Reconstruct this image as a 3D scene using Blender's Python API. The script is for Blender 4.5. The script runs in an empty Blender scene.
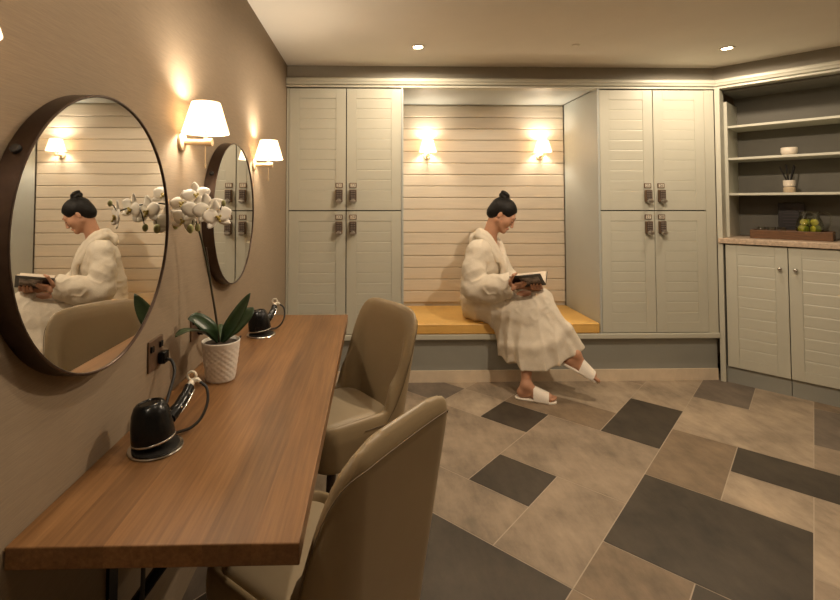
import bpy, bmesh, math, random
import numpy as np
from mathutils import Vector, Matrix, Euler
random.seed(7)
S = bpy.context.scene
COL = S.collection
PI = math.pi

# ------------------------------------------------------------------ helpers
def put(name, me, mats, parent=None, smooth=False):
    o = bpy.data.objects.new(name, me)
    for m in (mats if isinstance(mats, (list, tuple)) else [mats]):
        me.materials.append(m)
    if smooth:
        me.polygons.foreach_set('use_smooth', [True] * len(me.polygons))
    COL.objects.link(o)
    if parent is not None:
        o.parent = parent
    return o

def obj(name, bm, mats, parent=None, smooth=False, angle=None):
    bmesh.ops.recalc_face_normals(bm, faces=bm.faces)
    me = bpy.data.meshes.new(name)
    if angle is not None:
        for f in bm.faces: f.smooth = True
        for e in bm.edges:
            e.smooth = not (len(e.link_faces) == 2 and e.calc_face_angle(0) > math.radians(angle))
    bm.to_mesh(me); bm.free()
    return put(name, me, mats, parent, smooth)

def tag(o, label, cat, group=None):
    o['label'] = label; o['category'] = cat
    if group: o['group'] = group
    return o

def struct(o, label=None):
    o['kind'] = 'structure'
    if label: o['label'] = label
    return o

def thing(name, label, cat, loc=(0, 0, 0), rz=0, group=None):
    o = bpy.data.objects.new(name, None); COL.objects.link(o)
    o.empty_display_size = .05
    o.location = loc; o.rotation_euler = (0, 0, rz)
    return tag(o, label, cat, group)

def dup(root, loc, rz, label, group=None):
    r = root.copy(); COL.objects.link(r); r.location = loc; r.rotation_euler = (0, 0, rz)
    r['label'] = label
    if group: r['group'] = group
    for ch in list(root.children):
        c = ch.copy(); COL.objects.link(c); c.parent = r
        for g in list(ch.children):
            d = g.copy(); COL.objects.link(d); d.parent = c
    return r

def B(): return bmesh.new()

def box(bm, x0, x1, y0, y1, z0, z1, bev=0, seg=2, mi=0, mat=None):
    r = bmesh.ops.create_cube(bm, size=1)
    vs = r['verts']
    bmesh.ops.scale(bm, vec=(abs(x1 - x0), abs(y1 - y0), abs(z1 - z0)), verts=vs)
    bmesh.ops.translate(bm, vec=((x0 + x1) / 2, (y0 + y1) / 2, (z0 + z1) / 2), verts=vs)
    fs = {f for v in vs for f in v.link_faces}
    if bev > 0:
        es = list({e for f in fs for e in f.edges})
        rr = bmesh.ops.bevel(bm, geom=es, offset=bev, segments=seg, affect='EDGES', profile=.5)
        vs = list({v for f in rr['faces'] for v in f.verts} | {v for v in vs if v.is_valid})
        fs = {f for v in vs for f in v.link_faces}
    for f in fs: f.material_index = mi
    if mat is not None:
        bmesh.ops.transform(bm, matrix=mat, verts=list({v for f in fs for v in f.verts}))
    return fs

def lathe(bm, prof, n=32, mat=None, mi=0, closed=False):
    """prof: list of (r, z); spun about z."""
    rings = []
    for r, z in prof:
        if r < 1e-6:
            rings.append([bm.verts.new((0, 0, z))])
        else:
            rings.append([bm.verts.new((r * math.cos(2 * PI * k / n), r * math.sin(2 * PI * k / n), z)) for k in range(n)])
    pairs = list(zip(rings[:-1], rings[1:]))
    if closed: pairs.append((rings[-1], rings[0]))
    for a, b in pairs:
        for k in range(n):
            k2 = (k + 1) % n
            if len(a) == 1 and len(b) == 1: continue
            if len(a) == 1: f = bm.faces.new((a[0], b[k2], b[k]))
            elif len(b) == 1: f = bm.faces.new((a[k], a[k2], b[0]))
            else: f = bm.faces.new((a[k], a[k2], b[k2], b[k]))
            f.material_index = mi
    vs = [v for r in rings for v in r]
    if mat is not None: bmesh.ops.transform(bm, matrix=mat, verts=vs)
    return vs

def tube(bm, pts, rad, n=10, mi=0, cap=True):
    """round tube along points; rad number or list"""
    pts = [Vector(p) for p in pts]
    m = len(pts)
    rads = rad if isinstance(rad, (list, tuple)) else [rad] * m
    rings = []; prev = None
    for i, p in enumerate(pts):
        t = (pts[min(i + 1, m - 1)] - pts[max(i - 1, 0)]).normalized()
        if prev is None:
            a = Vector((0, 0, 1)) if abs(t.z) < .9 else Vector((1, 0, 0))
            u = t.cross(a).normalized()
        else:
            u = (prev - t * prev.dot(t)).normalized()
        prev = u
        v = t.cross(u)
        rings.append([bm.verts.new(p + (u * math.cos(2 * PI * k / n) + v * math.sin(2 * PI * k / n)) * rads[i]) for k in range(n)])
    for a, b in zip(rings[:-1], rings[1:]):
        for k in range(n):
            f = bm.faces.new((a[k], a[(k + 1) % n], b[(k + 1) % n], b[k])); f.material_index = mi
    if cap:
        for r in (rings[0], rings[-1]):
            f = bm.faces.new(r); f.material_index = mi
    return rings

def spline(pts, n=8):
    """Catmull-Rom through pts"""
    P = [Vector(p) for p in pts]
    P = [P[0] * 2 - P[1]] + P + [P[-1] * 2 - P[-2]]
    out = []
    for i in range(1, len(P) - 2):
        for k in range(n):
            t = k / n
            a, b, c, d = P[i - 1], P[i], P[i + 1], P[i + 2]
            out.append(.5 * ((2 * b) + (c - a) * t + (2 * a - 5 * b + 4 * c - d) * t * t + (3 * b - a - 3 * c + d) * t ** 3))
    out.append(P[-2])
    return out

def sphere(bm, c, r, n=12, mi=0, sc=(1, 1, 1), mat=None):
    R = bmesh.ops.create_uvsphere(bm, u_segments=n, v_segments=max(6, n * 2 // 3), radius=r)
    bmesh.ops.scale(bm, vec=sc, verts=R['verts'])
    if mat is not None: bmesh.ops.transform(bm, matrix=mat, verts=R['verts'])
    bmesh.ops.translate(bm, vec=c, verts=R['verts'])
    for f in {f for v in R['verts'] for f in v.link_faces}: f.material_index = mi

def text_into(bm, s, size, mat, mi=0, depth=.0006):
    cu = bpy.data.curves.new('t', 'FONT'); cu.body = s; cu.size = size
    cu.align_x = 'CENTER'; cu.align_y = 'CENTER'; cu.extrude = depth
    o = bpy.data.objects.new('t', cu); COL.objects.link(o)
    dg = bpy.context.evaluated_depsgraph_get()
    me = bpy.data.meshes.new_from_object(o.evaluated_get(dg))
    n0 = len(bm.verts); f0 = len(bm.faces)
    bm.from_mesh(me)
    bm.verts.ensure_lookup_table(); bm.faces.ensure_lookup_table()
    bmesh.ops.transform(bm, matrix=mat, verts=bm.verts[n0:])
    for f in bm.faces[f0:]: f.material_index = mi
    bpy.data.objects.remove(o); bpy.data.curves.remove(cu); bpy.data.meshes.remove(me)

# ------------------------------------------------------------------ distance fields -> meshes
class Field:
    def __init__(s, lo, hi, h):
        s.lo = np.array(lo, float); s.h = h
        s.n = np.ceil((np.array(hi) - s.lo) / h).astype(int) + 1
        s.F = np.full(s.n, 9., np.float32)
    def box(s, lo, hi):
        a = np.clip(np.floor((np.array(lo) - s.lo) / s.h).astype(int), 0, s.n)
        b = np.clip(np.ceil((np.array(hi) - s.lo) / s.h).astype(int) + 1, 0, s.n)
        ax = [np.arange(a[i], b[i], dtype=np.float32) * s.h + s.lo[i] for i in range(3)]
        return tuple(slice(a[i], b[i]) for i in range(3)), ax[0][:, None, None], ax[1][None, :, None], ax[2][None, None, :]
    def add(s, fn, lo, hi, k=.02, op='u'):
        m = k + .02
        sl, X, Y, Z = s.box(np.array(lo) - m, np.array(hi) + m)
        d = fn(X, Y, Z).astype(np.float32); A = s.F[sl]
        if op == 'u':
            if k > 0:
                hh = np.clip(.5 + .5 * (A - d) / k, 0, 1); s.F[sl] = A * (1 - hh) + d * hh - k * hh * (1 - hh)
            else: s.F[sl] = np.minimum(A, d)
        else:
            d = -d
            hh = np.clip(.5 - .5 * (A - d) / max(k, 1e-5), 0, 1); s.F[sl] = A * (1 - hh) + d * hh + k * hh * (1 - hh)
    def cap(s, a, b, ra, rb=None, k=.02, op='u'):
        rb = ra if rb is None else rb
        a = np.array(a, float); b = np.array(b, float); r = max(ra, rb)
        s.add(capsule(a, b, ra, rb), np.minimum(a, b) - r, np.maximum(a, b) + r, k, op)
    def chain(s, pts, rads, k=.02, op='u'):
        for i in range(len(pts) - 1): s.cap(pts[i], pts[i + 1], rads[i], rads[i + 1], k, op)
    def ell(s, c, r, R=None, k=.02, op='u'):
        c = np.array(c, float); m = max(r)
        s.add(ellipsoid(c, r, R), c - m, c + m, k, op)
    def mesh(s, name):
        F = s.F; n = F.shape; ins = F < 0
        cnt = np.zeros([k - 1 for k in n], np.int8)
        for i in (0, 1):
            for j in (0, 1):
                for k in (0, 1):
                    cnt += ins[i:n[0] - 1 + i, j:n[1] - 1 + j, k:n[2] - 1 + k]
        act = (cnt > 0) & (cnt < 8)
        idx = np.argwhere(act)
        cid = np.full(cnt.shape, -1, np.int32); cid[act] = np.arange(len(idx))
        offs = np.array([(i, j, k) for i in (0, 1) for j in (0, 1) for k in (0, 1)])
        V = np.stack([F[idx[:, 0] + o[0], idx[:, 1] + o[1], idx[:, 2] + o[2]] for o in offs], 1)
        acc = np.zeros((len(idx), 3)); num = np.zeros(len(idx))
        for a in range(8):
            for b in range(a + 1, 8):
                if np.abs(offs[a] - offs[b]).sum() != 1: continue
                m = (V[:, a] < 0) != (V[:, b] < 0)
                t = np.where(m, V[:, a] / np.where(m, V[:, a] - V[:, b], 1), 0)
                p = offs[a][None] + t[:, None] * (offs[b] - offs[a])[None]
                acc += np.where(m[:, None], p, 0); num += m
        verts = (idx + acc / num[:, None]) * s.h + s.lo
        faces = []
        for ax in range(3):
            u, v = (ax + 1) % 3, (ax + 2) % 3
            sl0 = [slice(None)] * 3; sl1 = [slice(None)] * 3
            sl0[ax] = slice(0, n[ax] - 1); sl1[ax] = slice(1, n[ax])
            a = ins[tuple(sl0)]; b = ins[tuple(sl1)]
            E = np.argwhere(a != b)
            E = E[(E[:, u] > 0) & (E[:, v] > 0) & (E[:, u] < n[u] - 1) & (E[:, v] < n[v] - 1)]
            flip = a[E[:, 0], E[:, 1], E[:, 2]]
            def c(du, dv):
                q = E.copy(); q[:, u] -= du; q[:, v] -= dv
                return cid[q[:, 0], q[:, 1], q[:, 2]]
            q = np.stack([c(1, 1), c(0, 1), c(0, 0), c(1, 0)], 1)
            q[~flip] = q[~flip][:, ::-1]
            faces.append(q)
        faces = np.concatenate(faces)
        me = bpy.data.meshes.new(name)
        me.from_pydata(verts.tolist(), [], faces.tolist()); me.update()
        return me

def capsule(a, b, ra, rb):
    d = b - a; L2 = max(float(d @ d), 1e-9)
    def fn(X, Y, Z):
        t = np.clip(((X - a[0]) * d[0] + (Y - a[1]) * d[1] + (Z - a[2]) * d[2]) / L2, 0, 1)
        return np.sqrt((X - a[0] - t * d[0]) ** 2 + (Y - a[1] - t * d[1]) ** 2 + (Z - a[2] - t * d[2]) ** 2) - (ra + (rb - ra) * t)
    return fn

def ellipsoid(c, r, R=None):
    R = np.eye(3) if R is None else np.array(R)
    def fn(X, Y, Z):
        x, y, z = X - c[0], Y - c[1], Z - c[2]
        q = [R[i][0] * x + R[i][1] * y + R[i][2] * z for i in range(3)]
        k0 = np.sqrt(sum((q[i] / r[i]) ** 2 for i in range(3)))
        k1 = np.sqrt(sum((q[i] / r[i] ** 2) ** 2 for i in range(3))) + 1e-9
        return k0 * (k0 - 1) / k1
    return fn

# ------------------------------------------------------------------ materials
def mat(name, col, rough=.5, metal=0, **kw):
    m = bpy.data.materials.new(name); m.use_nodes = True
    p = m.node_tree.nodes['Principled BSDF']
    p.inputs['Base Color'].default_value = (*col, 1)
    p.inputs['Roughness'].default_value = rough
    p.inputs['Metallic'].default_value = metal
    for k, v in kw.items(): p.inputs[k].default_value = v
    return m

class N:
    """small node-graph helper"""
    def __init__(s, m):
        s.t = m.node_tree; s.p = s.t.nodes['Principled BSDF']
        s.co = s.t.nodes.new('ShaderNodeTexCoord').outputs['Object']
    def new(s, t, **kw):
        n = s.t.nodes.new(t)
        for k, v in kw.items(): setattr(n, k, v)
        return n
    def link(s, a, b): s.t.links.new(a, b)
    def scale(s, v, src=None):
        n = s.new('ShaderNodeMapping'); n.inputs['Scale'].default_value = v
        s.link(src or s.co, n.inputs['Vector']); return n.outputs['Vector']
    def noise(s, vec, scale=5, detail=4, rough=.6):
        n = s.new('ShaderNodeTexNoise'); n.inputs['Scale'].default_value = scale
        n.inputs['Detail'].default_value = detail; n.inputs['Roughness'].default_value = rough
        s.link(vec, n.inputs['Vector']); return n.outputs['Fac']
    def ramp(s, fac, stops):
        n = s.new('ShaderNodeValToRGB'); e = n.color_ramp.elements
        while len(e) < len(stops): e.new(.5)
        for i, (p, c) in enumerate(stops):
            e[i].position = p; e[i].color = (*c, 1)
        s.link(fac, n.inputs['Fac']); return n.outputs['Color']
    def color(s, c): s.link(c, s.p.inputs['Base Color'])
    def bump(s, h, strength=.2, dist=.01):
        n = s.new('ShaderNodeBump'); n.inputs['Strength'].default_value = strength; n.inputs['Distance'].default_value = dist
        s.link(h, n.inputs['Height']); s.link(n.outputs['Normal'], s.p.inputs['Normal'])

def mulc(c, k): return tuple(min(1, v * k) for v in c)

def noisy(name, col, rough=.5, amt=.12, scale=(1, 1, 1), ns=8, bump=0, bd=.005, detail=4, **kw):
    m = mat(name, col, rough, **kw); g = N(m)
    f = g.noise(g.scale(scale), ns, detail)
    g.color(g.ramp(f, [(.3, mulc(col, 1 - amt)), (.7, mulc(col, 1 + amt))]))
    if bump: g.bump(f, bump, bd)
    return m

M = {}
M['wallpaper'] = noisy('tan_grasscloth', (.262, .200, .135), .85, .10, (6, 6, 160), 3, .15, .002, 3)
M['plaster'] = noisy('ceiling_paint', (.88, .84, .76), .9, .02, ns=3)
M['wall_paint'] = noisy('cream_wall_paint', (.50, .43, .34), .9, .03, ns=3)
M['sage'] = noisy('sage_grey_paint', (.52, .515, .435), .42, .03, ns=4)
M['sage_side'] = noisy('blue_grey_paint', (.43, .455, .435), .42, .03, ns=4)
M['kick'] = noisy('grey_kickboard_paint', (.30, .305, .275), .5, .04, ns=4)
M['frieze'] = noisy('grey_frieze_paint', (.33, .31, .265), .6, .04, ns=4)
M['cream_board'] = noisy('cream_board_paint', (.64, .56, .45), .5, .05, (1, 1, 14), 4)
M['dark_gap'] = mat('dark_gap', (.03, .027, .022), .8)
M['unit_inside'] = noisy('dark_olive_grey_paint', (.150, .142, .118), .6, .06, ns=4)
M['counter'] = noisy('beige_stone', (.50, .39, .29), .35, .28, ns=55, detail=6)
M['chrome'] = mat('chrome', (.62, .6, .57), .18, 1)
M['steel'] = mat('brushed_steel', (.5, .47, .43), .35, 1)
M['bronze'] = noisy('dark_bronze', (.085, .058, .045), .30, .15, (1, 1, 1), 30, metal=.9)
M['black'] = mat('black_plastic', (.005, .005, .005), .25, 0, **{'Specular IOR Level': .28})
M['black_soft'] = mat('black_rubber', (.012, .011, .010), .55)
M['brown_plate'] = mat('bronze_plate', (.20, .13, .085), .4, .7)
M['white_ink'] = mat('pale_digits', (.75, .7, .62), .5)
M['keypad'] = mat('dark_keypad', (.05, .035, .03), .4)
M['key'] = mat('grey_key', (.20, .16, .13), .45)
M['mirror'] = mat('mirror_glass', (.86, .86, .84), .0, 1)
M['leather'] = noisy('ochre_leather', (.74, .45, .13), .38, .08, ns=6, bump=.0)
M['chair'] = noisy('taupe_leatherette', (.31, .235, .135), .42, .05, ns=5)
M['seat'] = noisy('beige_leatherette_seat', (.38, .305, .20), .42, .04, ns=5)
M['leg'] = noisy('dark_stained_wood', (.05, .032, .02), .4, .2, (1, 1, .1), 30)
M['ivory'] = mat('ivory_metal', (.72, .56, .36), .35, .25)
M['white_plastic'] = mat('cream_plastic', (.72, .66, .55), .35)
M['pot'] = noisy('white_ceramic', (.74, .70, .64), .35, .03, ns=5)
M['soil'] = noisy('bark_chips', (.05, .035, .022), .9, .5, ns=60, bump=.8)
M['leaf'] = noisy('orchid_leaf', (.028, .055, .022), .32, .25, (1, 1, 1), 20)
M['stem'] = noisy('orchid_stem', (.03, .032, .016), .45, .2, ns=20)
M['petal'] = noisy('white_petal', (.80, .76, .68), .6, .05, ns=30)
M['lip'] = noisy('yellow_lip', (.45, .36, .10), .5, .3, ns=90)
M['bud'] = noisy('green_bud', (.30, .30, .12), .5, .2, ns=40)
M['skin'] = noisy('skin', (.50, .265, .165), .5, .05, ns=25)
M['mouth'] = mat('lips', (.40, .16, .11), .45)
M['hair'] = noisy('black_hair', (.007, .0055, .005), .5, .5, (40, 40, 8), 6, .5, .003, **{'Specular IOR Level': .25})
M['robe'] = noisy('cream_terry', (.68, .615, .51), .95, .05, ns=170, bump=.35, bd=.004, detail=2)
M['slipper'] = noisy('white_towelling', (.80, .75, .67), .9, .04, ns=120, bump=.2, bd=.003)
M['page'] = noisy('paper_pages', (.66, .58, .48), .8, .10, (1, 1, 200), 8)
M['cover'] = mat('dark_cover', (.025, .018, .016), .3)
M['cover_pic'] = noisy('cover_print', (.30, .25, .22), .35, .8, ns=28)
M['tray'] = noisy('brown_tray_wood', (.115, .052, .020), .5, .4, (3, 30, 30), 5)
M['sign'] = mat('dark_plaque', (.012, .008, .009), .5)
M['signtext'] = mat('plaque_ink', (.05, .036, .038), .6)
M['candle'] = noisy('cream_ceramic', (.72, .64, .54), .4, .03, ns=9)
M['wax'] = mat('candle_wax', (.7, .6, .45), .5)
M['amber'] = mat('cream_glass', (.50, .40, .28), .2)
M['reed'] = mat('black_reed', (.012, .010, .010), .7)
M['lemon'] = noisy('lemon', (.62, .56, .10), .45, .3, ns=40)
M['lime'] = noisy('lime', (.26, .33, .05), .45, .35, ns=40)
M['grout'] = noisy('grout', (.44, .37, .29), .9, .05, ns=20)
M['piping'] = mat('dark_seam', (.16, .115, .065), .6)

def glass(name, tint, refl):
    m = bpy.data.materials.new(name); m.use_nodes = True; t = m.node_tree; t.nodes.clear()
    out = t.nodes.new('ShaderNodeOutputMaterial'); mx = t.nodes.new('ShaderNodeMixShader')
    tr = t.nodes.new('ShaderNodeBsdfTransparent'); gl = t.nodes.new('ShaderNodeBsdfGlossy'); fr = t.nodes.new('ShaderNodeLayerWeight')
    tr.inputs[0].default_value = (*tint, 1); gl.inputs['Roughness'].default_value = .03; fr.inputs[0].default_value = refl
    t.links.new(fr.outputs['Facing'], mx.inputs[0]); t.links.new(tr.outputs[0], mx.inputs[1]); t.links.new(gl.outputs[0], mx.inputs[2]); t.links.new(mx.outputs[0], out.inputs[0])
    return m
M['glass'] = glass('clear_glass', (.94, .95, .92), .22)
M['water'] = glass('infused_water', (.90, .90, .72), .10)

def wood(name):
    m = mat(name, (.4, .2, .08), .38); g = N(m)
    sx = g.new('ShaderNodeSeparateXYZ'); g.link(g.co, sx.inputs[0])
    fl = g.new('ShaderNodeMath', operation='DIVIDE'); g.link(sx.outputs[0], fl.inputs[0]); fl.inputs[1].default_value = .087
    f2 = g.new('ShaderNodeMath', operation='FLOOR'); g.link(fl.outputs[0], f2.inputs[0])
    wn = g.new('ShaderNodeTexWhiteNoise', noise_dimensions='1D'); g.link(f2.outputs[0], wn.inputs['W'])
    # each stave shifts the grain along its length
    cb = g.new('ShaderNodeCombineXYZ'); g.link(sx.outputs[0], cb.inputs[0]); g.link(sx.outputs[2], cb.inputs[2])
    sh = g.new('ShaderNodeMath', operation='MULTIPLY_ADD'); g.link(wn.outputs['Value'], sh.inputs[0]); sh.inputs[1].default_value = 7.
    g.link(sx.outputs[1], sh.inputs[2]); g.link(sh.outputs[0], cb.inputs[1])
    grain = g.noise(g.scale((60, 2.2, 60), cb.outputs[0]), 1.6, 6, .65)
    fig = g.noise(g.scale((9, 1.1, 9), cb.outputs[0]), 1.5, 3, .5)
    c = g.ramp(grain, [(.30, (.148, .069, .024)), (.55, (.228, .116, .045)), (.75, (.29, .158, .066))])
    mx = g.new('ShaderNodeMix', data_type='RGBA', blend_type='MULTIPLY'); mx.inputs['Factor'].default_value = .8
    g.link(c, mx.inputs['A']); g.link(g.ramp(fig, [(.3, (.72, .70, .66)), (.7, (1.1, 1.08, 1.04))]), mx.inputs['B'])
    m2 = g.new('ShaderNodeMix', data_type='RGBA', blend_type='MULTIPLY'); m2.inputs['Factor'].default_value = .85
    g.link(mx.outputs['Result'], m2.inputs['A']); g.link(g.ramp(wn.outputs['Value'], [(0, (.80, .78, .76)), (1, (1.12, 1.1, 1.06))]), m2.inputs['B'])
    g.color(m2.outputs['Result']); g.bump(grain, .06, .002)
    return m
M['oak'] = wood('oak_staves')

def stone(name, col, amt=.34):
    m = mat(name, col, .50); g = N(m)
    a = g.noise(g.scale((1, 1, 1)), 3.2, 8, .62); b = g.noise(g.scale((1.7, .6, 1)), 9, 6, .7)
    mx = g.new('ShaderNodeMath', operation='MULTIPLY_ADD'); g.link(a, mx.inputs[0]); mx.inputs[1].default_value = .6
    m3 = g.new('ShaderNodeMath', operation='MULTIPLY'); g.link(b, m3.inputs[0]); m3.inputs[1].default_value = .4
    g.link(m3.outputs[0], mx.inputs[2])
    g.color(g.ramp(mx.outputs[0], [(.36, mulc(col, 1 - amt * 1.2)), (.5, col), (.64, mulc(col, 1 + amt))]))
    g.bump(b, .06, .003)
    return m
TILE = [stone('pale_stone', (.345, .275, .20)), stone('beige_stone_tile', (.268, .210, .152)), stone('brown_stone', (.205, .150, .098)),
        stone('dark_stone', (.048, .037, .026), .45), stone('grey_stone', (.155, .125, .098), .34)]
M['skirting'] = stone('skirting_stone', (.72, .61, .47), .10)

def shade_mat():
    m = bpy.data.materials.new('lamp_shade_fabric'); m.use_nodes = True
    t = m.node_tree; t.nodes.clear()
    out = t.nodes.new('ShaderNodeOutputMaterial'); mx = t.nodes.new('ShaderNodeMixShader')
    d = t.nodes.new('ShaderNodeBsdfDiffuse'); tr = t.nodes.new('ShaderNodeBsdfTranslucent')
    d.inputs[0].default_value = (.85, .78, .66, 1); tr.inputs[0].default_value = (.92, .80, .62, 1)
    mx.inputs[0].default_value = .62
    t.links.new(d.outputs[0], mx.inputs[1]); t.links.new(tr.outputs[0], mx.inputs[2]); ad = t.nodes.new('ShaderNodeAddShader'); em = t.nodes.new('ShaderNodeEmission')
    em.inputs[0].default_value = (1, .86, .66, 1); em.inputs[1].default_value = .38
    t.links.new(mx.outputs[0], ad.inputs[0]); t.links.new(em.outputs[0], ad.inputs[1]); t.links.new(ad.outputs[0], out.inputs[0])
    return m
M['shade'] = shade_mat()
def emit(name, col, st):
    m = bpy.data.materials.new(name); m.use_nodes = True
    p = m.node_tree.nodes['Principled BSDF']
    p.inputs['Base Color'].default_value = (*col, 1); p.inputs['Emission Color'].default_value = (*col, 1); p.inputs['Emission Strength'].default_value = st
    return m
M['bulb'] = emit('warm_bulb', (1, .82, .58), 14)
M['led'] = emit('downlight_led', (1, .80, .55), 25)

# ------------------------------------------------------------------ dimensions (metres)
WL = -.65; CEIL = 2.41; FY = 3.578; BY = 4.25; WR = 3.8; WF = -2.4
# ------------------------------------------------------------------ camera
cam = bpy.data.cameras.new('camera'); co = bpy.data.objects.new('camera', cam); COL.objects.link(co)
co.location = (0, 0, 1.36); co.rotation_euler = (math.radians(90 + 1.96), 0, math.radians(-1.35))
cam.sensor_width = 36; cam.lens = 36 * 472 / 840
cam.shift_x = 37 / 840; cam.shift_y = -114 / 840; cam.clip_start = .05
S.camera = co

# ------------------------------------------------------------------ room shell
b = B(); box(b, WL - .12, WL, WF, BY + .1, 0, CEIL); struct(obj('wall_left', b, M['wallpaper']), 'tan grasscloth wall behind the mirrors')
b = B(); box(b, WL - .12, WR + .12, BY, BY + .12, 0, CEIL); struct(obj('wall_back', b, M['wall_paint']))
b = B(); box(b, WR, WR + .12, WF, BY + .1, 0, CEIL); struct(obj('wall_right', b, M['wall_paint']))
b = B(); box(b, WL - .12, WR + .12, WF - .12, WF, 0, CEIL); struct(obj('wall_front', b, M['wall_paint']))
b = B(); box(b, WL - .12, WR + .12, WF - .12, BY + .12, CEIL, CEIL + .1); struct(obj('ceiling', b, M['plaster']), 'plain warm painted ceiling')

# floor: stone slabs laid on a 46 degree grid, one mesh with a grout bed under it
TH = math.radians(46.3); AC, AS = math.cos(TH), math.sin(TH)
def fl(a, bb): return (AC * a - AS * bb, AS * a + AC * bb)
A0, AM, B0, BM = 2.03, .318, .03, .3135
known = {}   # (i, j) -> (w, h, tone)
def slab(i, j, w, h, tone): known[(i, j)] = (w, h, tone)
slab(0, 3, 1, 1, 3); slab(2, 4, 1, 1, 3); slab(3, 2, 2, 1, 3); slab(6, 1, 2, 1, 4); slab(3, -2, 1, 3, 3); slab(5, -1, 2, 1, 4)
slab(0, 0, 2, 2, 3); slab(-3, 2, 2, 2, 3); slab(-1, -1, 1, 2, 3)
slab(-1, 2, 2, 1, 1); slab(1, 2, 2, 2, 1); slab(-1, 3, 1, 2, 1); slab(0, 4, 2, 2, 1); slab(2, 5, 1, 1, 0); slab(2, 6, 1, 2, 4)
slab(3, 3, 1, 2, 2); slab(3, 5, 2, 1, 1); slab(4, 3, 2, 2, 0); slab(2, 1, 2, 1, 2); slab(2, 0, 1, 1, 0); slab(4, 0, 2, 2, 0)
known.pop((2, 1)); slab(2, 1, 2, 1, 2)
slab(6, 0, 2, 1, 0); slab(5, 2, 2, 1, 0); slab(-1, 1, 1, 1, 2); slab(-2, 1, 1, 1, 2); slab(1, -2, 2, 2, 0); slab(0, -2, 1, 2, 1); slab(4, -2, 1, 2, 1); slab(1, 6, 1, 2, 1)
known.pop((3, -2)); slab(3, -2, 1, 4, 3)     # the long dark slab
known.pop((2, 1)); slab(2, 1, 1, 1, 2); known.pop((2, 1)); slab(2, 1, 2, 1, 2)
known[(3, -2)] = (1, 4, 3)
# the brown slab spans a 2.65-3.29; the dark strip starts beyond it
known[(2, 1)] = (1, 1, 2); known[(3, 1)] = (1, 1, 2)
known.pop((3, 1)); known[(2, 1)] = (2, 1, 2); known[(3, -2)] = (1, 3, 3)
occ = {}
tiles = []
for (i, j), (w, h, t) in known.items():
    for p in range(w):
        for q in range(h): occ[(i + p, j + q)] = 1
    tiles.append((i, j, w, h, t))
rt = random.Random(3)
for i in range(-14, 16):
    for j in range(-14, 18):
        if (i, j) in occ: continue
        opts = [(2, 2), (2, 1), (1, 2), (1, 1)]; rt.shuffle(opts)
        for w, h in opts:
            if all((i + p, j + q) not in occ for p in range(w) for q in range(h)): break
        for p in range(w):
            for q in range(h): occ[(i + p, j + q)] = 1
        tiles.append((i, j, w, h, rt.choice([0, 1, 1, 2, 3, 4])))
b = B()
box(b, WL - .1, WR + .1, WF - .1, BY + .1, -.06, -.0012, mi=5)
G = .0022
for (i, j, w, h, t) in tiles:
    a0, a1 = A0 + AM * i + G, A0 + AM * (i + w) - G
    b0, b1 = B0 + BM * j + G, B0 + BM * (j + h) - G
    poly = [fl(a0, b0), fl(a1, b0), fl(a1, b1), fl(a0, b1)]
    cx = sum(p[0] for p in poly) / 4; cy = sum(p[1] for p in poly) / 4
    if not (WL - .3 < cx < WR + .3 and WF - .3 < cy < BY): continue
    # clip against the room rectangle
    def clip(pl, ax, val, keep_less):
        out = []
        for k in range(len(pl)):
            p, q = pl[k], pl[(k + 1) % len(pl)]
            ip = (p[ax] <= val) == keep_less; iq = (q[ax] <= val) == keep_less
            if ip: out.append(p)
            if ip != iq:
                tt = (val - p[ax]) / (q[ax] - p[ax]); out.append((p[0] + tt * (q[0] - p[0]), p[1] + tt * (q[1] - p[1])))
        return out
    for ax, val, kl in ((0, WL, False), (0, WR, True), (1, WF, False), (1, BY, True)):
        if poly: poly = clip(poly, ax, val, kl)
    if len(poly) < 3: continue
    f = b.faces.new([b.verts.new((p[0], p[1], 0)) for p in poly]); f.material_index = t
bmesh.ops.recalc_face_normals(b, faces=b.faces)
for f in b.faces:
    if len(f.verts) and abs(f.calc_center_median().z) < 1e-6 and f.normal.z < 0: f.normal_flip()
me = bpy.data.meshes.new('floor'); b.to_mesh(me); b.free()
struct(put('floor', me, TILE + [M['grout']]), 'diagonal stone slab floor in beige, brown and charcoal')

# ------------------------------------------------------------------ corner unit frame (runs off at an angle to the right)
UA = math.radians(-49); U0 = (2.664, FY)
def un(s, off=0): return (U0[0] + s * math.cos(UA) - off * math.sin(UA), U0[1] + s * math.sin(UA) + off * math.cos(UA))
UL = .80

# cornice and frieze run along the lockers and round the corner
def sweep(bm, prof, ext0=0., mi=0):
    """prof: closed list of (off, z); off>0 goes back from the front line"""
    ends = []
    na, nb = Vector((0, 1)), Vector((-math.sin(UA), math.cos(UA)))
    mit = (na + nb) / (1 + na.dot(nb))
    for base, nn in (((WL, FY), na), (U0, mit), (un(UL), nb)):
        ends.append([bm.verts.new((base[0] + nn.x * o, base[1] + nn.y * o, z)) for o, z in prof])
    k = len(prof)
    for r0, r1 in zip(ends[:-1], ends[1:]):
        for i in range(k):
            f = bm.faces.new((r0[i], r0[(i + 1) % k], r1[(i + 1) % k], r1[i])); f.material_index = mi
    bm.faces.new(ends[0]); bm.faces.new(ends[-1])
b = B(); sweep(b, [(.03, 2.30), (.03, CEIL), (.10, CEIL), (.10, 2.30)]); struct(obj('trim_1', b, M['frieze']), 'grey frieze above the cornice')
b = B(); sweep(b, [(-.002, 2.252), (-.016, 2.258), (-.020, 2.272), (-.026, 2.280), (-.026, 2.298), (-.020, 2.304), (.10, 2.304), (.10, 2.252)])
struct(obj('trim_2', b, M['sage']), 'sage cornice along the top of the lockers')
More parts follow.
